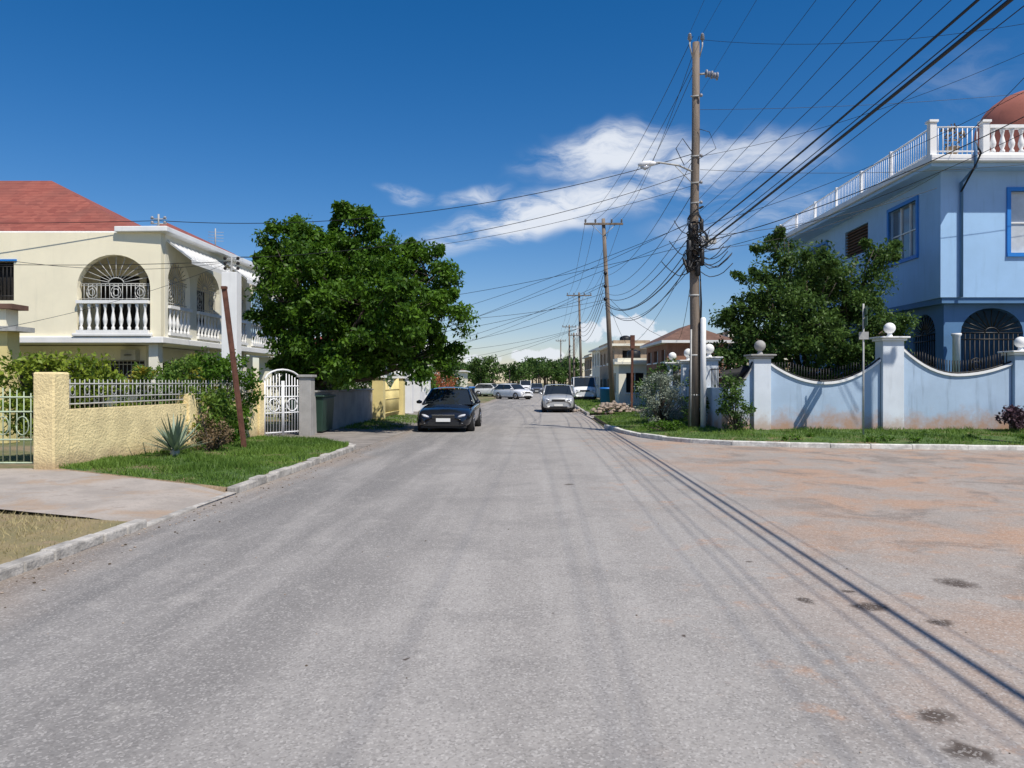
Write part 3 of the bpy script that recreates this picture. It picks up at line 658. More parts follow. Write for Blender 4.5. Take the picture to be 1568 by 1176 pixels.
for i in range(10):
    x=random.uniform(6.5,14); shrub('verge_weeds',x,random.uniform(18.5,20.8),.12,.3,.3,.15,M_leaf,6,30,.06,.1)
AG=(-6.8,15.3,.13); e=empty('agave_plant',AG); V=[];T=[]
for i in range(64):
    a=random.random()*6.28; el=random.uniform(.12,1.45); Lf=random.uniform(.6,.95); dv=np.array([math.cos(a)*math.cos(el),math.sin(a)*math.cos(el),math.sin(el)]); sd=np.array([-math.sin(a),math.cos(a),0])*.035
    b=np.array([AG[0],AG[1],.2]); m_=b+dv*Lf*.45
    V+= [b-sd*.7,b+sd*.7,m_+sd,m_-sd]; T.append(random.random())
    V+= [m_-sd,m_+sd,b+dv*Lf+sd*.05-np.array([0,0,.05]),b+dv*Lf-sd*.05-np.array([0,0,.05])]; T.append(T[-1])
quads('leaves',np.array(V),np.array(T),M_agave,e)
mb=MB(); mb.lathe((AG[0],AG[1],.1),[(.07,0),(.1,.1),(.05,.25)],M_rail,8); mb.obj('crown_base',e)
# distant vegetation
def mass(name,lst,m,size=.45,dens=2.0,per=60,cr=(.7,1.3)):
    e=empty(name,lst[0][:3]); mb=MB()
    for x,y,z,r in lst: mb.tube([(x,y,0),(x,y,z)],[.2,.1],M_bark,6)
    mb.obj('trunks',e); leafmass('foliage',crown(lst,dens,*cr),per,size,m,e,.2)
L=[]
for u,v,r in ((735,562,20),(755,558,17),(745,580,22)): p=S(u,v,90); L.append((p.x,p.y,p.z,r/F*90))
mass('distant_trees',L,M_leaf2,.3,9,60,(.4,.7))
L=[]
for i in range(26):
    u=780+i*4+random.uniform(-3,3); dd=random.uniform(135,170); p=S(u,random.uniform(558,576),dd); L.append((p.x,p.y,p.z,14/F*dd))
for i in range(30):
    u=random.uniform(560,740); dd=random.uniform(150,200); p=S(u,random.uniform(566,580),dd); L.append((p.x,p.y,p.z,14/F*dd))
for i in range(30):
    u=random.uniform(900,1300); dd=random.uniform(110,180); p=S(u,random.uniform(560,578),dd); L.append((p.x,p.y,p.z,14/F*dd))
mass('distant_trees',L,M_leaf2,.55,3,50)
shrub('roadside_hedge',-5.6,46,.1,2.6,1.2,3,M_leaf,40,60,.2,.5)
shrub('roadside_hedge',-5.2,54,.1,2.6,1.2,3,M_leafr,26,50,.2,.5)
shrub('roadside_hedge',-5.4,62,.1,3.6,1.8,4,M_leaf2,50,60,.25,.6)
shrub('roadside_hedge',-7.5,38,.1,3.0,1.5,2,M_leaf2,50,60,.16,.5)
shrub('roadside_hedge',-7.9,28,.1,2.6,1.3,1.8,M_leaf2,50,60,.14,.45)
shrub('roadside_hedge',8.2,42,.1,2.2,1.2,1.6,M_leaf2,36,60,.16,.4)
# ------------------------------------------------------------------ DISTANT HOUSES
def house(name,x0,x1,y0,y1,h,m,roof=None,rh=1.2,floors=2,over=.4,rm=None):
    e=empty(name,(x0,y0,0)); mb=MB(); fr=FR((x0,y0,0),(1,0,0),(0,-1,0)); fs=FR((x0,y0,0),(0,1,0),(-1,0,0)); fs2=FR((x1,y0,0),(0,1,0),(1,0,0))
    W=x1-x0;D=y1-y0; fh=h/floors
    def holes(Wd):
        hs=[];k=max(1,int(Wd/2.3))
        for f in range(floors):
            for i in range(k):
                c=(i+.5)*Wd/k; w=random.uniform(.45,.75)
                hs.append((c-w,c+w,f*fh+.9,f*fh+min(2.3,fh-.35)))
        return hs
    for f_,Wd,n0 in ((fr,W,0),(fs,D,.002),(fs2,D,.002)):
        hh=holes(Wd); mb.facade(f_,rect(0.0 if n0==0 else .21,Wd,0,h),[rect(*q) for q in hh],m,.2,n0=n0)
        for q in hh: mb.ob(f_,q[0]-.08,q[1]+.08,q[2]-.09,q[2]-.003,-.05,.07,M_white); mb.ob(f_,(q[0]+q[1])/2-.03,(q[0]+q[1])/2+.03,q[2],q[3],-.12,-.08,M_white)
    mb.box(x0+.3,x1-.3,y0+.35,y1-.1,.01,h-.01,M_dark)
    for f in range(1,floors):
        mb.ob(fr,-.3,W+.3,f*fh-.1,f*fh+.08,.003,.9,M_white); balustrade(mb,fr,-.25,W+.25,f*fh+.083,f*fh+.9,.8,M_cream2,.4,1.2)
        for a in (-.2,W/2,W+.2): mb.ob(fr,a-.1,a+.1,0,f*fh-.103,.65,.85,m)
    mb.obj('walls_and_windows',e); mb=MB()
    if roof=='hip':
        mb.box(x0-over,x1+over,y0-over,y1+over,h+.003,h+.16,M_white)
        if W>D: hip(mb,x0-over,x1+over,y0-over,y1+over,h+.165,h+.16+rh,x0+D/2,x1-D/2,(y0+y1)/2,(y0+y1)/2,rm or M_brown)
        else: hip(mb,x0-over,x1+over,y0-over,y1+over,h+.165,h+.16+rh,(x0+x1)/2,(x0+x1)/2,y0+W/2,y1-W/2,rm or M_brown)
    else:
        mb.box(x0-.35,x1+.35,y0-.35,y1+.3,h+.003,h+.18,M_cream2)
        mb.box(x0-.1,x1+.1,y0-.1,y0+.05,h+.183,h+.45,m); mb.box(x0-.1,x0+.05,y0+.053,y1,h+.183,h+.45,m)
        mb.lathe((x0+W*.6,y0+D*.5,h+.183),[(.5,0),(.5,.75),(.42,.85),(.15,.95)],M_black,14)
    mb.obj('roof',e); return e
house('red_brown_house',9.4,13.0,46,53,4.0,M_redbr,'hip',1.1)
house('tan_concrete_house',8.1,10.8,60,70,4.5,M_tan,None)
house('single_storey_shop',7.6,9.9,54,58,2.9,M_cream2,None,floors=1)
house('white_house',-13,-7.6,82,92,5.2,M_white,None)
house('cream_bungalow',-14,-8.3,42,52,3.0,M_cream2,'hip',1.2,1,rm=M_roof)
house('distant_house',9.5,16,80,90,5.2,M_cream2,'hip',1.0)
house('distant_house',11,18,105,115,5.2,M_tan,None)
house('distant_house',-16,-7,110,120,3.2,M_cream2,'hip',1.3,1)
house('distant_house',14.5,22,50,60,4.6,M_tan,None,1.2)
# ------------------------------------------------------------------ CARS
M_tyre=mat('tyre',(.02,.02,.02),.9,.1,10); M_rim=mat('alloy_rim',(.5,.5,.52),.3,.05,10,metal=.8)
M_cglass=mat('car_glass',(.02,.025,.03),.04,.05,3,spec=.6); M_lamp=mat('headlamp',(.55,.57,.6),.1,.05,10,spec=1)
M_plate=mat('number_plate',(.75,.75,.72),.5,.03,10); M_trim=mat('black_plastic',(.02,.02,.02),.6,.1,10); M_chrome=mat('chrome',(.7,.7,.72),.15,.03,10,metal=1)
M_red=mat('tail_lamp',(.4,.02,.02),.2,.05,10)
def car(name,loc,rz,paint,W=1.8,L=4.6,kind='sedan'):
    e=empty(name,loc,rz); mb=MB(); w=W/2
    if kind=='van': st=[(-.5,.75,.80,.35),(-.49,.92,.93,.28),(-.46,1.1,.98,.24),(-.40,1.2,1,.24),(-.2,1.25,1,.24),(.3,1.25,1,.24),(.47,1.25,.98,.26),(.5,1.15,.93,.32)]; belt=(-.40,.485,1.2);roof=(-.24,.46,1.98);rw=.88
    elif kind=='hatch': st=[(-.5,.60,.76,.30),(-.49,.75,.88,.22),(-.45,.84,.95,.2),(-.33,.93,1,.2),(-.2,.98,1,.2),(.3,1.0,1,.2),(.46,.98,.96,.23),(.5,.85,.88,.32)]; belt=(-.23,.47,.96);roof=(-.07,.33,1.48);rw=.77
    else: st=[(-.5,.46,.66,.26),(-.495,.60,.80,.19),(-.465,.70,.92,.17),(-.40,.77,.98,.17),(-.30,.83,1,.17),(-.2,.89,1,.17),(.26,.93,1,.17),(.40,.97,.98,.19),(.48,.95,.92,.24),(.5,.8,.84,.32)]; belt=(-.24,.40,.90);roof=(-.08,.20,1.42);rw=.69
    vs=[];fs=[]
    for y,t,k,b in st:
        ww=w*k; h=[(0,b),(ww*.88,b),(ww*.98,b+.1),(ww,(b+t)/2),(ww*.985,t-.13),(ww*.90,t-.04),(ww*.5,t+.02),(0,t+.04)]
        ring=h+[(-a,c) for a,c in h[-2:0:-1]]; n=len(ring)
        vs+=[(a,y*L,c) for a,c in ring]
    for i in range(len(st)-1):
        for j in range(n): fs.append((i*n+j,i*n+(j+1)%n,(i+1)*n+(j+1)%n,(i+1)*n+j))
    fs.append(tuple(range(n))); fs.append(tuple(range((len(st)-1)*n,len(st)*n))[::-1])
    mb.add(vs,fs,paint,True); mb.obj('body',e,sub=2)
    mb=MB(); by0,by1,bz=belt; ry0,ry1,rz_=roof; bw=w*.92; r_=w*rw
    bz-=.03
    P=[(-bw,by0*L,bz),(bw,by0*L,bz),(bw,by1*L,bz),(-bw,by1*L,bz),(-r_,ry0*L,rz_-.05),(r_,ry0*L,rz_-.05),(r_,ry1*L,rz_-.05),(-r_,ry1*L,rz_-.05)]
    k=6; ws=[]
    for i in range(k+1):
        t=i/k*2-1; bow=.14*(1-t*t)
        ws+=[(bw*t,by0*L-bow,bz),(r_*t,ry0*L-bow*.7,rz_-.05)]
    mb.add(ws,[(2*i,2*i+2,2*i+3,2*i+1) for i in range(k)],M_cglass,True)
    mb.add(P,[(1,2,6,5),(2,3,7,6),(3,0,4,7)],M_cglass)
    mb.obj('glasshouse',e)
    mb=MB(); rr=[(-r_,rz_-.06),(-r_*.9,rz_-.01),(-r_*.4,rz_+.03),(r_*.4,rz_+.03),(r_*.9,rz_-.01),(r_,rz_-.06)]
    vs=[];ys=[ry0*L-.02,ry0*L+.15,(ry0+ry1)/2*L,ry1*L-.15,ry1*L+.02]
    for q,y in enumerate(ys): vs+=[(a*1.02,y-(.10*(1-(a/r_)**2) if q==0 else 0),z-(.03 if q in(0,4) else 0)) for a,z in rr]
    mb.add(vs,[(i*6+j,i*6+j+1,i*6+7+j,i*6+6+j) for i in range(4) for j in range(5)],paint,True)
    V_=[Vector(p) for p in P]
    for a,b in ((0,4),(1,5),(2,6),(3,7)): mb.tube([V_[a],V_[b]],.04,paint,6)
    for s in (-1,1):
        for t in (.5,) if kind!='van' else (.33,.66):
            a=Vector((s*bw,(by0+(by1-by0)*t)*L,bz)); b=Vector((s*r_,(ry0+(ry1-ry0)*t)*L,rz_-.05)); mb.tube([a,b],.035,M_trim,6)
        mb.tube([V_[0 if s<0 else 1],V_[3 if s<0 else 2]],.03,paint,6)
        mb.tube([V_[4 if s<0 else 5],V_[7 if s<0 else 6]],.035,paint,6)
    mb.obj('roof_and_pillars',e)
    mb=MB(); R=.32
    for s in (-1,1):
        for y in (-.31*L,.29*L):
            x=s*w
            def disc(x0,x1,r,m): mb.tube([(x0,y,R),(x1,y,R)],r,m,20,True)
            disc(x-s*.25,x+s*.002,R+.04,M_trim); disc(x-s*.2,x+s*.015,R,M_tyre); disc(x,x+s*.022,R*.66,M_rim); disc(x,x+s*.028,R*.18,M_trim)
            for q in range(5):
                aa=q*1.2566; mb.tube([(x+s*.026,y+math.cos(aa)*.06,R+math.sin(aa)*.06),(x+s*.026,y+math.cos(aa)*R*.6,R+math.sin(aa)*R*.6)],.014,M_trim,4)
    mb.obj('wheels',e)
    mb=MB(); yf=-.5*L; t=st[1][1]
    big=1.0 if kind!='sedan' else .7
    for s in (-1,1):
        cx_=s*w*.70; cy_=yf+.13; cz_=t-.06
        vsl=[];fl_=[]
        for i in range(7):
            for j in range(10):
                th=math.pi*i/6; ph=2*math.pi*j/10
                vsl.append((cx_+.21*math.sin(th)*math.cos(ph),cy_+.15*math.cos(th)+abs(.28*math.sin(th)*math.cos(ph))*(1 if s*math.cos(ph)>0 else -.2),cz_+.085*big*math.sin(th)*math.sin(ph)+s*.05*math.sin(th)*math.cos(ph)))
        for i in range(6):
            for j in range(10): fl_.append((i*10+j,i*10+(j+1)%10,(i+1)*10+(j+1)%10,(i+1)*10+j))
        mb.add(vsl,fl_,M_lamp,True)
        mb.lathe((s*w*.66,yf+.045,.30),[(.001,-.04),(.045,0),(.001,.04)],M_lamp,8)
        mb.lathe((s*(w+.08),by0*L+.18,bz+.08),[(.01,-.06),(.09,-.045),(.10,.03),(.01,.07)],paint,10)
        mb.box(min(s*w*.5,s*w*.85),max(s*w*.5,s*w*.85),.5*L-.05,.5*L+.01,t-.15,t+.02,M_red)
    mb.box(-w*.40,w*.40,yf-.012,yf+.06,t-.16,t-.05,M_trim); mb.box(-w*.40,w*.40,yf-.02,yf+.05,t-.045,t-.03,M_chrome)
    mb.box(-w*.55,w*.55,yf-.004,yf+.1,.23,.34,M_trim); mb.box(-.23,.23,yf-.035,yf-.019,.35,.46,M_plate)
    mb.box(-w*.8,w*.8,yf+.1,.48*L,.14,.22,M_trim)
    mb.obj('lights_and_trim',e); return e
P_black=mat('black_car_paint',(.010,.012,.018),.15,.05,3,coat=.6,spec=.5); P_silver=mat('silver_car_paint',(.45,.46,.46),.35,.04,3,metal=.3,coat=.5)
P_white=mat('white_car_paint',(.75,.76,.77),.3,.03,3,coat=.6); P_dk=mat('grey_car_paint',(.08,.09,.11),.2,.05,3,coat=.8)
hd=-.036
car('black_sedan_car',(-2.12,26.6,0),hd,P_black,1.82,4.6)
car('silver_car',(2.55,42.5,0),hd,P_silver,1.74,4.2,'hatch')
car('white_van',(6.2,66,.1),hd,P_white,2.0,4.9,'van')
car('white_parked_car',(.1,74,0),hd+.75,P_white,1.75,4.3,'hatch')
car('white_parked_car',(-2.4,88,0),hd+1.1,P_white,1.75,4.3,'hatch')
car('dark_parked_car',(3.6,110,0),hd,P_dk,1.8,4.4,'hatch')
car('white_parked_car',(2.3,128,0),hd,P_white,1.9,4.5,'van')
# bins, stones
M_bb=mat('blue_plastic',(.02,.16,.50),.5,.05,5); M_gb=mat('green_plastic',(.02,.05,.035),.5,.1,5)
def bin_(name,x,y,h,r,m):
    mb=MB(); mb.lathe((x,y,.08),[(r*.85,0),(r,h*.9),(r*1.08,h*.9),(r*1.08,h*.95),(r*.9,h)],m,14); mb.obj(name)
bin_('blue_barrel',6.35,51,1.2,.45,M_bb); bin_('blue_barrel',-4.4,80,1.1,.5,M_bb); bin_('blue_barrel',7.2,57,1.1,.4,M_bb)
mb=MB(); mb.add([(-6.6,23.0,.1),(-5.75,23.0,.1),(-5.75,24.3,.1),(-6.6,24.3,.1),(-6.75,22.9,1.15),(-5.7,22.9,1.15),(-5.7,24.4,1.15),(-6.75,24.4,1.15)],[(0,3,2,1),(4,5,6,7),(0,1,5,4),(1,2,6,5),(2,3,7,6),(3,0,4,7)],M_gb); mb.box(-6.8,-5.66,22.85,24.45,1.153,1.22,M_gb); mb.obj('garbage_container',bevel=.03)
mb=MB()
for i in range(160):
    r=random.uniform(.05,.15); x=5.1+random.gauss(0,.55); y=38+random.gauss(0,.8); mb.lathe((x,y,.1+max(0,.55-.45*abs(x-5.1))*random.random()),[(r*.5,0),(r,r*.4),(r*.8,r*.9),(r*.3,r*1.1)],M_st,6,False)
mb.obj('rubble_pile')
e=empty('rusty_steel_post',(6.3,40,0)); mb=MB(); mb.tube([(6.3,40,0),(6.35,40,4.1)],.08,M_rust,4,False); mb.box(6.24,6.46,39.9,40.1,3.4,4.1,M_rust); mb.obj('post',e)
# ------------------------------------------------------------------ POLES
def lathe_ins(mb,p,r=.07,h=.22,m=None):
    mb.lathe(p,[(r*.4,0),(r*.4,h*.25),(r,h*.3),(r*.6,h*.5),(r*.95,h*.55),(r*.55,h*.75),(r*.8,h*.8),(r*.3,h)],m or M_ins,8)
P0=Vector((5.48,22.9,.15)); T0=Vector((5.55,22.9,11.85))
e=empty('utility_pole',P0); mb=MB()
mb.tube([P0-Z*.1,P0.lerp(T0,.25)+Vector((.03,0,0)),P0.lerp(T0,.5)-Vector((.03,0,0)),P0.lerp(T0,.75)+Vector((.01,0,0)),T0],[.165,.15,.135,.12,.105],M_wood,14)
mb.obj('shaft',e)
mb=MB()
for s in (-1,1):
    mb.tube([T0+Vector((s*.10,0,-.45)),T0+Vector((s*.19,0,-.1)),T0+Vector((s*.19,0,.05))],.022,M_rail,6); lathe_ins(mb,T0+Vector((s*.19,0,.03)),.075,.26)
p=T0+Vector((.10,0,-.95)); mb.tube([p,p+Vector((.18,-.05,0))],.03,M_rail,6)
for i in range(5): mb.tube([p+Vector((.18+i*.08,-.05,-.02*i)),p+Vector((.22+i*.08,-.05,-.02*i))],.12-.01*(i%2)*3,M_ins,10)
for z in (10.2,8.4,7.6,7.0,6.4,5.9,5.6,5.3): mb.tube([Vector((5.37,22.82,z)),Vector((5.66,22.74,z))],.025,M_rail,6); mb.ball(Vector((5.66,22.72,z)),.05,M_ins,8)
mb.tube([(5.36,22.78,.3),(5.38,22.78,3.2)],.025,M_rail,6)
for z in (1.2,2.4,4.2): mb.tube([(5.5,22.9,z),(5.5,22.9,z+.05)],.16,M_rail,12)
mb.box(5.66,5.90,22.7,22.95,5.72,5.98,M_rail); mb.box(5.95,6.12,22.72,22.9,5.78,5.93,M_rail)
mb.obj('hardware',e)
mb=MB()
for i in range(22):
    z=random.gauss(5.75,.35); R=random.uniform(.14,.24); a0=random.random()*6.28; k=10
    dz=random.uniform(-.35,.35)
    mb.tube([Vector((5.51+R*math.cos(a0+q*.7)*(1+.2*math.sin(q)),22.85+.8*R*math.sin(a0+q*.7),z+dz*math.sin(q*.6))) for q in range(k)],random.uniform(.012,.024),M_cable,5)
# splice closures, strapped coils and drip loops
for dx,z,h,r in ((-.2,5.55,.32,.085),(.18,5.35,.26,.075),(-.16,6.15,.22,.07),(.17,6.3,.2,.06),(-.22,5.1,.2,.07),(.05,5.0,.22,.07)): mb.lathe((5.5+dx,22.70,z),[(r*.5,-h),(r,-h*.85),(r,h*.85),(r*.5,h)],M_cable,10)
for dx,z,R in ((-.12,5.3,.28),(.1,5.85,.26),(-.05,6.4,.22)):
    for o in (0,.03,.06): mb.tube([Vector((5.5+dx+(R-o)*math.cos(w),22.66-o,z+(R-o)*1.25*math.sin(w))) for w in [q*math.pi/8 for q in range(17)]],.012,M_cable,5)
for i in range(12):
    a=Vector((5.5,22.7,random.uniform(5,6.3))); s=random.choice((-1,1,1)); w=random.uniform(.4,1.3)
    mb.tube([a+Vector((s*w*q/8,0,-math.sin(math.pi*q/8)*random.uniform(.3,.36)+.15*q/8)) for q in range(9)],.013,M_cable,5)
mb.tube([(5.4,22.7,5.2),(5.25,22.65,4.9),(5.1,22.6,5.3)],.04,M_cable,6)
mb.tube([(5.36,22.74,8.3),(5.15,22.7,8.1),(4.9,22.7,8.6),(5.1,22.7,8.9),(5.4,22.74,8.5)],.013,M_cable,5)
mb.tube([(5.6,22.74,9.2),(5.9,22.7,9.1),(6.1,22.7,8.6),(5.6,22.74,8.3)],.010,M_cable,5)
for q in range(3): mb.tube([(5.64,22.8,5.3),(5.66+.02*q,22.8,4),(5.63+.02*q,22.8,2.5),(5.66,22.8,.4)],.012,M_cable,4)
mb.obj('cable_splices',e)
mb=MB(); mb.lathe((5.72,22.7,.15),[(.085,0),(.085,3.35),(.05,3.4)],M_white,12); e2=empty('white_pipe_post',(5.72,22.7,.15)); mb.obj('pipe',e2)
e=empty('street_lamp',(5.5,22.9,8.0)); mb=MB()
mb.tube([(5.4,22.8,7.95),(5.0,22.78,8.12),(4.4,22.75,8.2),(4.15,22.75,8.17)],.028,M_rail,8); mb.tube([(5.4,22.8,7.6),(4.9,22.78,8.1)],.013,M_rail,6)
mb.obj('arm',e); mb=MB()
mb.tube([(4.3,22.75,8.17),(4.15,22.75,8.17),(3.95,22.75,8.15),(3.78,22.75,8.12)],[.05,.09,.10,.04],M_whitem,10); mb.tube([(4.1,22.75,8.1),(3.98,22.75,8.04),(3.85,22.75,8.08)],[.06,.08,.035],M_lamp,10); mb.obj('luminaire',e)
def pole(base,top,arm=1.2,arms=1):
    e=empty('utility_pole',base); mb=MB(); b=Vector(base);t=Vector(top)
    mb.tube([b-Z*.1,b.lerp(t,.5),t],[.17,.14,.11],M_wood,10)
    for i in range(arms):
        z=-.35-.9*i; c=t+Vector((0,-.15,z))
        mb.box(c.x-arm,c.x+arm,c.y-.06,c.y+.06,c.z-.06,c.z+.06,M_wood)
        for s in (-1,-.45,.45,1): lathe_ins(mb,c+Vector((s*arm*.93,0,.06)),.08,.26)
        for s in (-1,1): mb.tube([c+Vector((s*arm*.6,0,-.05)),c+Vector((0,.02,-.75))],.02,M_rail,5)
    for z in (-3.4,-4.2,-5): mb.ball(t+Vector((.1,-.2,z)),.12,M_cable,8)
    mb.obj('shaft_and_crossarm',e)
P2b,P2t=(6.25,47,.1),(5.65,47,11.75); P3b,P3t=(7.8,85,.1),(7.5,85,11.7); P4b,P4t=(9.3,122,0),(9.2,122,10.9); P5b,P5t=(10.6,165,0),(10.6,165,11)
pole(P2b,P2t,1.2); pole(P3b,P3t,1.4); pole(P4b,P4t,1.1); pole(P5b,P5t,1.1)
pole((8.6,105,0),(8.55,105,8.5),.8)
PRb,PRt=(13.15,17.6,.1),(13.15,17.6,10.2); pole(PRb,PRt,.75)
PMt=Vector((4.05,-17,11.8)); pole((4.05,-17,0),PMt)
# ------------------------------------------------------------------ WIRES
mb=MB()
def wire(a,b,sag,r=.012,n=22):
    a=Vector(a);b=Vector(b); mb.tube([a.lerp(b,i/n)-Z*(4*sag*(i/n)*(1-i/n)) for i in range(n+1)],r,M_cable,5,True,False)
for s in (-.2,.2): wire(T0+Vector((s,0,.28)),PMt+Vector((s*4,0,.1)),.5,.0045)
for z,r,sg,dx in ((10.2,.0045,.5,0),(8.5,.005,.5,.2),(7.6,.0055,.45,0),(7.1,.006,.4,-.15),(6.7,.0065,.5,.2),(6.3,.0055,.4,.35),(6.0,.018,.45,0),(5.75,.008,.35,.3),(5.6,.025,.3,.15),(5.4,.006,.2,.5)):
    wire((5.6,22.75,z),(4.15+dx,-17,z+.5+dx*.3),sg,r)
# to right-hand pole
for z,zz,r in ((11.9,10.1,.006),(8.4,9.7,.006),(5.8,8.3,.013),(6.3,8.9,.007),(5.5,7.9,.008)): wire((5.65,22.8,z),(12.9,17.6,zz),.35,r)
wire((5.65,22.8,6.0),(13.1,23.4,7.6),.25,.008); wire((5.65,22.8,5.6),(13.5,24,8.2),.5,.007); wire((12.9,17.6,9.8),(13.6,23.3,8.9),.1,.009)
wire((5.65,22.8,8.0),(24,23.2,9.5),.6,.007); wire((5.65,22.8,9.8),(24,22,11.2),.4,.006)
# down the street
p2=Vector(P2t)
for s in (-.93,-.42,.42,.93): wire(T0+Vector((.1*s,0,.2 if abs(s)>.5 else -.6)),p2+Vector((s*1.2,-.15,-.1)),.7,.009)
for z0,z1,sg,r in ((8.4,8.2,.8,.010),(7.4,7.6,.9,.011),(6.7,7.2,1.0,.011),(6.2,6.9,.9,.016),(5.9,6.7,1.2,.016),(5.6,6.5,1.0,.024),(5.4,6.4,1.4,.016),(5.2,6.2,1.1,.011)):
    wire((5.5,22.95,z0),(5.75,47,z1),sg,r)
prev=P2t
for nx in (P3t,P4t,P5t):
    a=Vector(prev);b=Vector(nx)
    for s in (-.93,-.42,.42,.93): wire(a+Vector((s*1.2,-.15,-.1)),b+Vector((s*1.2,-.15,-.1)),.8,.012)
    for z in (3.5,4.0,4.4,4.8,5.3): wire(a-Z*z,b-Z*(z-.3),1.2,.018)
    prev=nx
# service drops across the street to the left
hp=S(243,338,23.9); wc=Vector((-7.87,21.3,5.0))
wire((5.4,22.75,8.45),hp,.75,.011,40); wire(hp,(-30,22.5,7.0),.3,.011); wire((5.4,22.75,7.9),wc+Z*.1,.55,.009,40); wire(wc,(-26,20,5.6),.4,.009)
wire((5.4,22.75,7.5),(-11,30,6.6),.7,.007,36)
wire(wc,S(20,400,17),.2,.006); wire((-7.87,21.3,5.0),(-12,14,2.2),.3,.005)
for (x,y,z) in ((-9,42,4.2),(-9.5,46,3.6),(-10,36,5),(-9,52,4)): wire((5.45,22.9,random.uniform(5.7,6.6)),(x,y,z),.4,.008,26)
for (x,y,z) in ((-9,50,4.5),(-8,58,4),(-9,66,4.5),(-9,84,5.0),(-10,44,5.2)): wire((5.75,47,random.uniform(6.4,8.2)),(x,y,z),.5,.012)
for (x,y,z) in ((10,47,4.2),(9.5,62,4.6)): wire((5.85,47,7),(x,y,z),.4,.012)
for (x,y,z) in ((10,46,4.2),(9,60,4.6)): wire((5.55,22.95,5.7),(x,y,z),.8,.010)
for (x,y,z) in ((-9,84,5.0),(-8,110,4),(-9,100,4.5)): wire(Vector(P3t)-Z*4,(x,y,z),.5,.016)
mb.obj('overhead_power_lines')
# ------------------------------------------------------------------ SKY, SUN
sd=Vector((.34,-.43,.83)).normalized(); el=math.asin(sd.z); az=math.atan2(sd.x,sd.y)
w=bpy.data.worlds.new('World'); scene.world=w; w.use_nodes=True; nt=w.node_tree; bg=nt.nodes['Background']
sky=nd(nt,'ShaderNodeTexSky',sky_type='NISHITA',sun_disc=False,sun_elevation=el,sun_rotation=az,altitude=0,air_density=1.0,dust_density=.25,ozone_density=4.0)
skyc=nd(nt,'ShaderNodeHueSaturation',{'Saturation':1.38,'Value':1.05,'Color':sky.outputs[0]}).outputs[0]
skyc=mixc(nt,1.0,skyc,(1.06,.93,1.0),'MULTIPLY')
g=nd(nt,'ShaderNodeTexCoord').outputs['Generated']; s=nd(nt,'ShaderNodeSeparateXYZ',{0:g})
yy=mth(nt,'MAXIMUM',s.outputs[1],.05); u=mth(nt,'DIVIDE',s.outputs[0],yy); v=mth(nt,'DIVIDE',s.outputs[2],yy)
uv=nd(nt,'ShaderNodeCombineXYZ',{0:u,1:v}).outputs[0]
dn=nd(nt,'ShaderNodeTexNoise',{'Vector':uv,'Scale':7.0,'Detail':3.0,'Roughness':.6}).outputs['Color']
off=nd(nt,'ShaderNodeVectorMath',{0:nd(nt,'ShaderNodeVectorMath',{0:dn,1:(.5,.5,.5)},operation='SUBTRACT').outputs[0],1:(.14,.08,0)},operation='MULTIPLY').outputs[0]
uvd=nd(nt,'ShaderNodeVectorMath',{0:uv,1:off},operation='ADD').outputs[0]
def ell(cu,cv,a,b,rot,k,base):
    m_=nd(nt,'ShaderNodeMapping',{'Vector':base,'Location':((cu-784)/F,(586-cv)/F,0),'Rotation':(0,0,math.radians(rot)),'Scale':(a/F,b/F,1)},vector_type='TEXTURE').outputs[0]
    l=nd(nt,'ShaderNodeVectorMath',{0:m_},operation='LENGTH').outputs['Value']
    return mth(nt,'MULTIPLY',mr(nt,l,1.35,.15),k)
wis=None
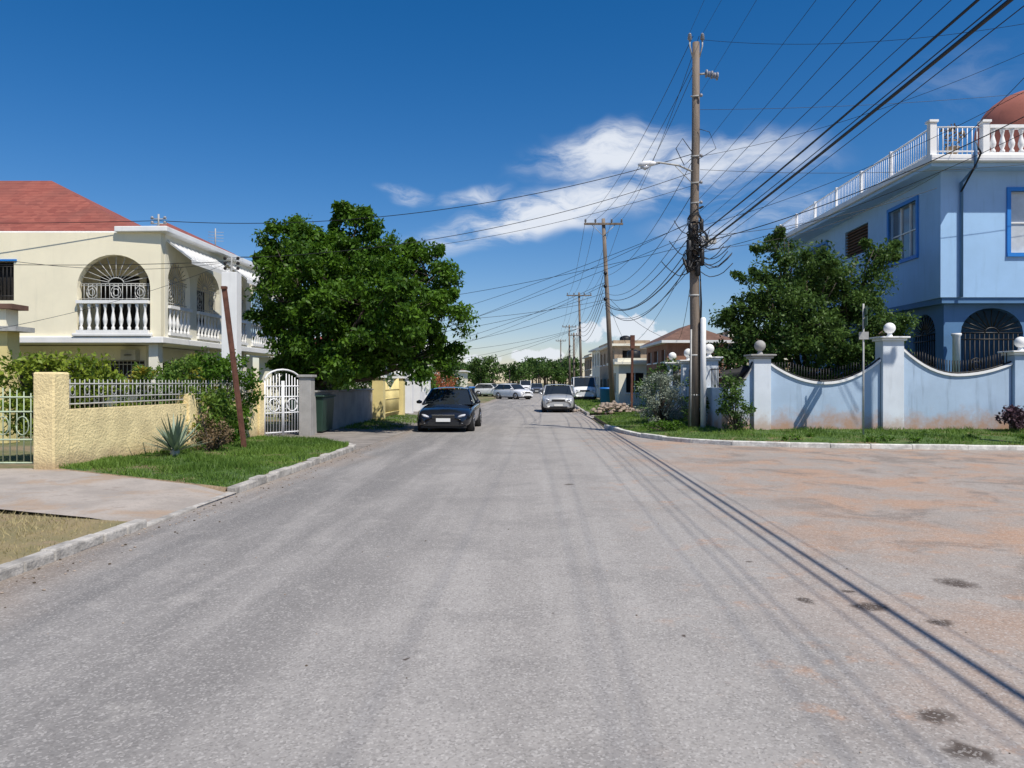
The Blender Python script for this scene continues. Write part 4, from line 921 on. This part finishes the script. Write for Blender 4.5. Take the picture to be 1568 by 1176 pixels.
for a in ((935,228,150,48,10,1.0),(830,325,240,40,16,1.0),(1010,275,230,50,12,.85),(612,298,42,20,-8,.85),(1130,240,170,50,-4,.65),(1120,330,160,60,15,.6),(720,300,80,20,10,.65),(1480,120,160,70,15,.2),(700,365,90,18,8,.6)):
    m_=ell(*a,uvd); wis=m_ if wis is None else mth(nt,'MAXIMUM',wis,m_)
strk=nd(nt,'ShaderNodeMapping',{'Vector':uvd,'Rotation':(0,0,math.radians(-16)),'Scale':(5,17,1)}).outputs[0]
nz=noise(nt,strk,1.0,8,.66,.3)
dens=mth(nt,'MULTIPLY',wis,mr(nt,nz,.27,.66)); dens=mr(nt,dens,.02,.85,0,.92)
puf=None
for a in ((955,500,60,26,0,1),(905,508,34,22,0,1),(820,545,55,16,0,1),(1010,520,70,16,0,.9),(700,550,120,14,0,.7),(1130,540,120,18,0,.7)):
    m_=ell(*a,uv); puf=m_ if puf is None else mth(nt,'MAXIMUM',puf,m_)
pn=noise(nt,uv,36,5,.62); pd=mr(nt,mth(nt,'ADD',puf,mth(nt,'MULTIPLY',mth(nt,'SUBTRACT',pn,.5),1.9)),.45,.70,0,.82)
pd=mth(nt,'MULTIPLY',pd,mr(nt,puf,.02,.12))
allc=mth(nt,'MAXIMUM',dens,pd); allc=mth(nt,'MULTIPLY',allc,mr(nt,s.outputs[1],.1,.3))
fin=mixc(nt,allc,skyc,(8.2,8.6,9.3)); nt.links.new(fin,bg.inputs[0]); bg.inputs[1].default_value=.1
ld=bpy.data.lights.new('sun','SUN'); ld.energy=5.0; ld.angle=math.radians(.5); ld.color=(1,.94,.85)
lo=bpy.data.objects.new('sun',ld); scene.collection.objects.link(lo); lo.rotation_euler=(-sd).to_track_quat('-Z','Y').to_euler(); lo.location=(20,-20,40)
# ------------------------------------------------------------------ CAMERA
cd=bpy.data.cameras.new('camera'); cd.sensor_width=36; cd.lens=36*F/1568; cd.clip_end=5000; cd.clip_start=.05
co=bpy.data.objects.new('camera',cd); co.location=(0,0,H); co.rotation_euler=(math.radians(90-.1),0,0); scene.collection.objects.link(co); scene.camera=co
scene.view_settings.view_transform='Standard'; scene.view_settings.look='None'; scene.view_settings.exposure=0
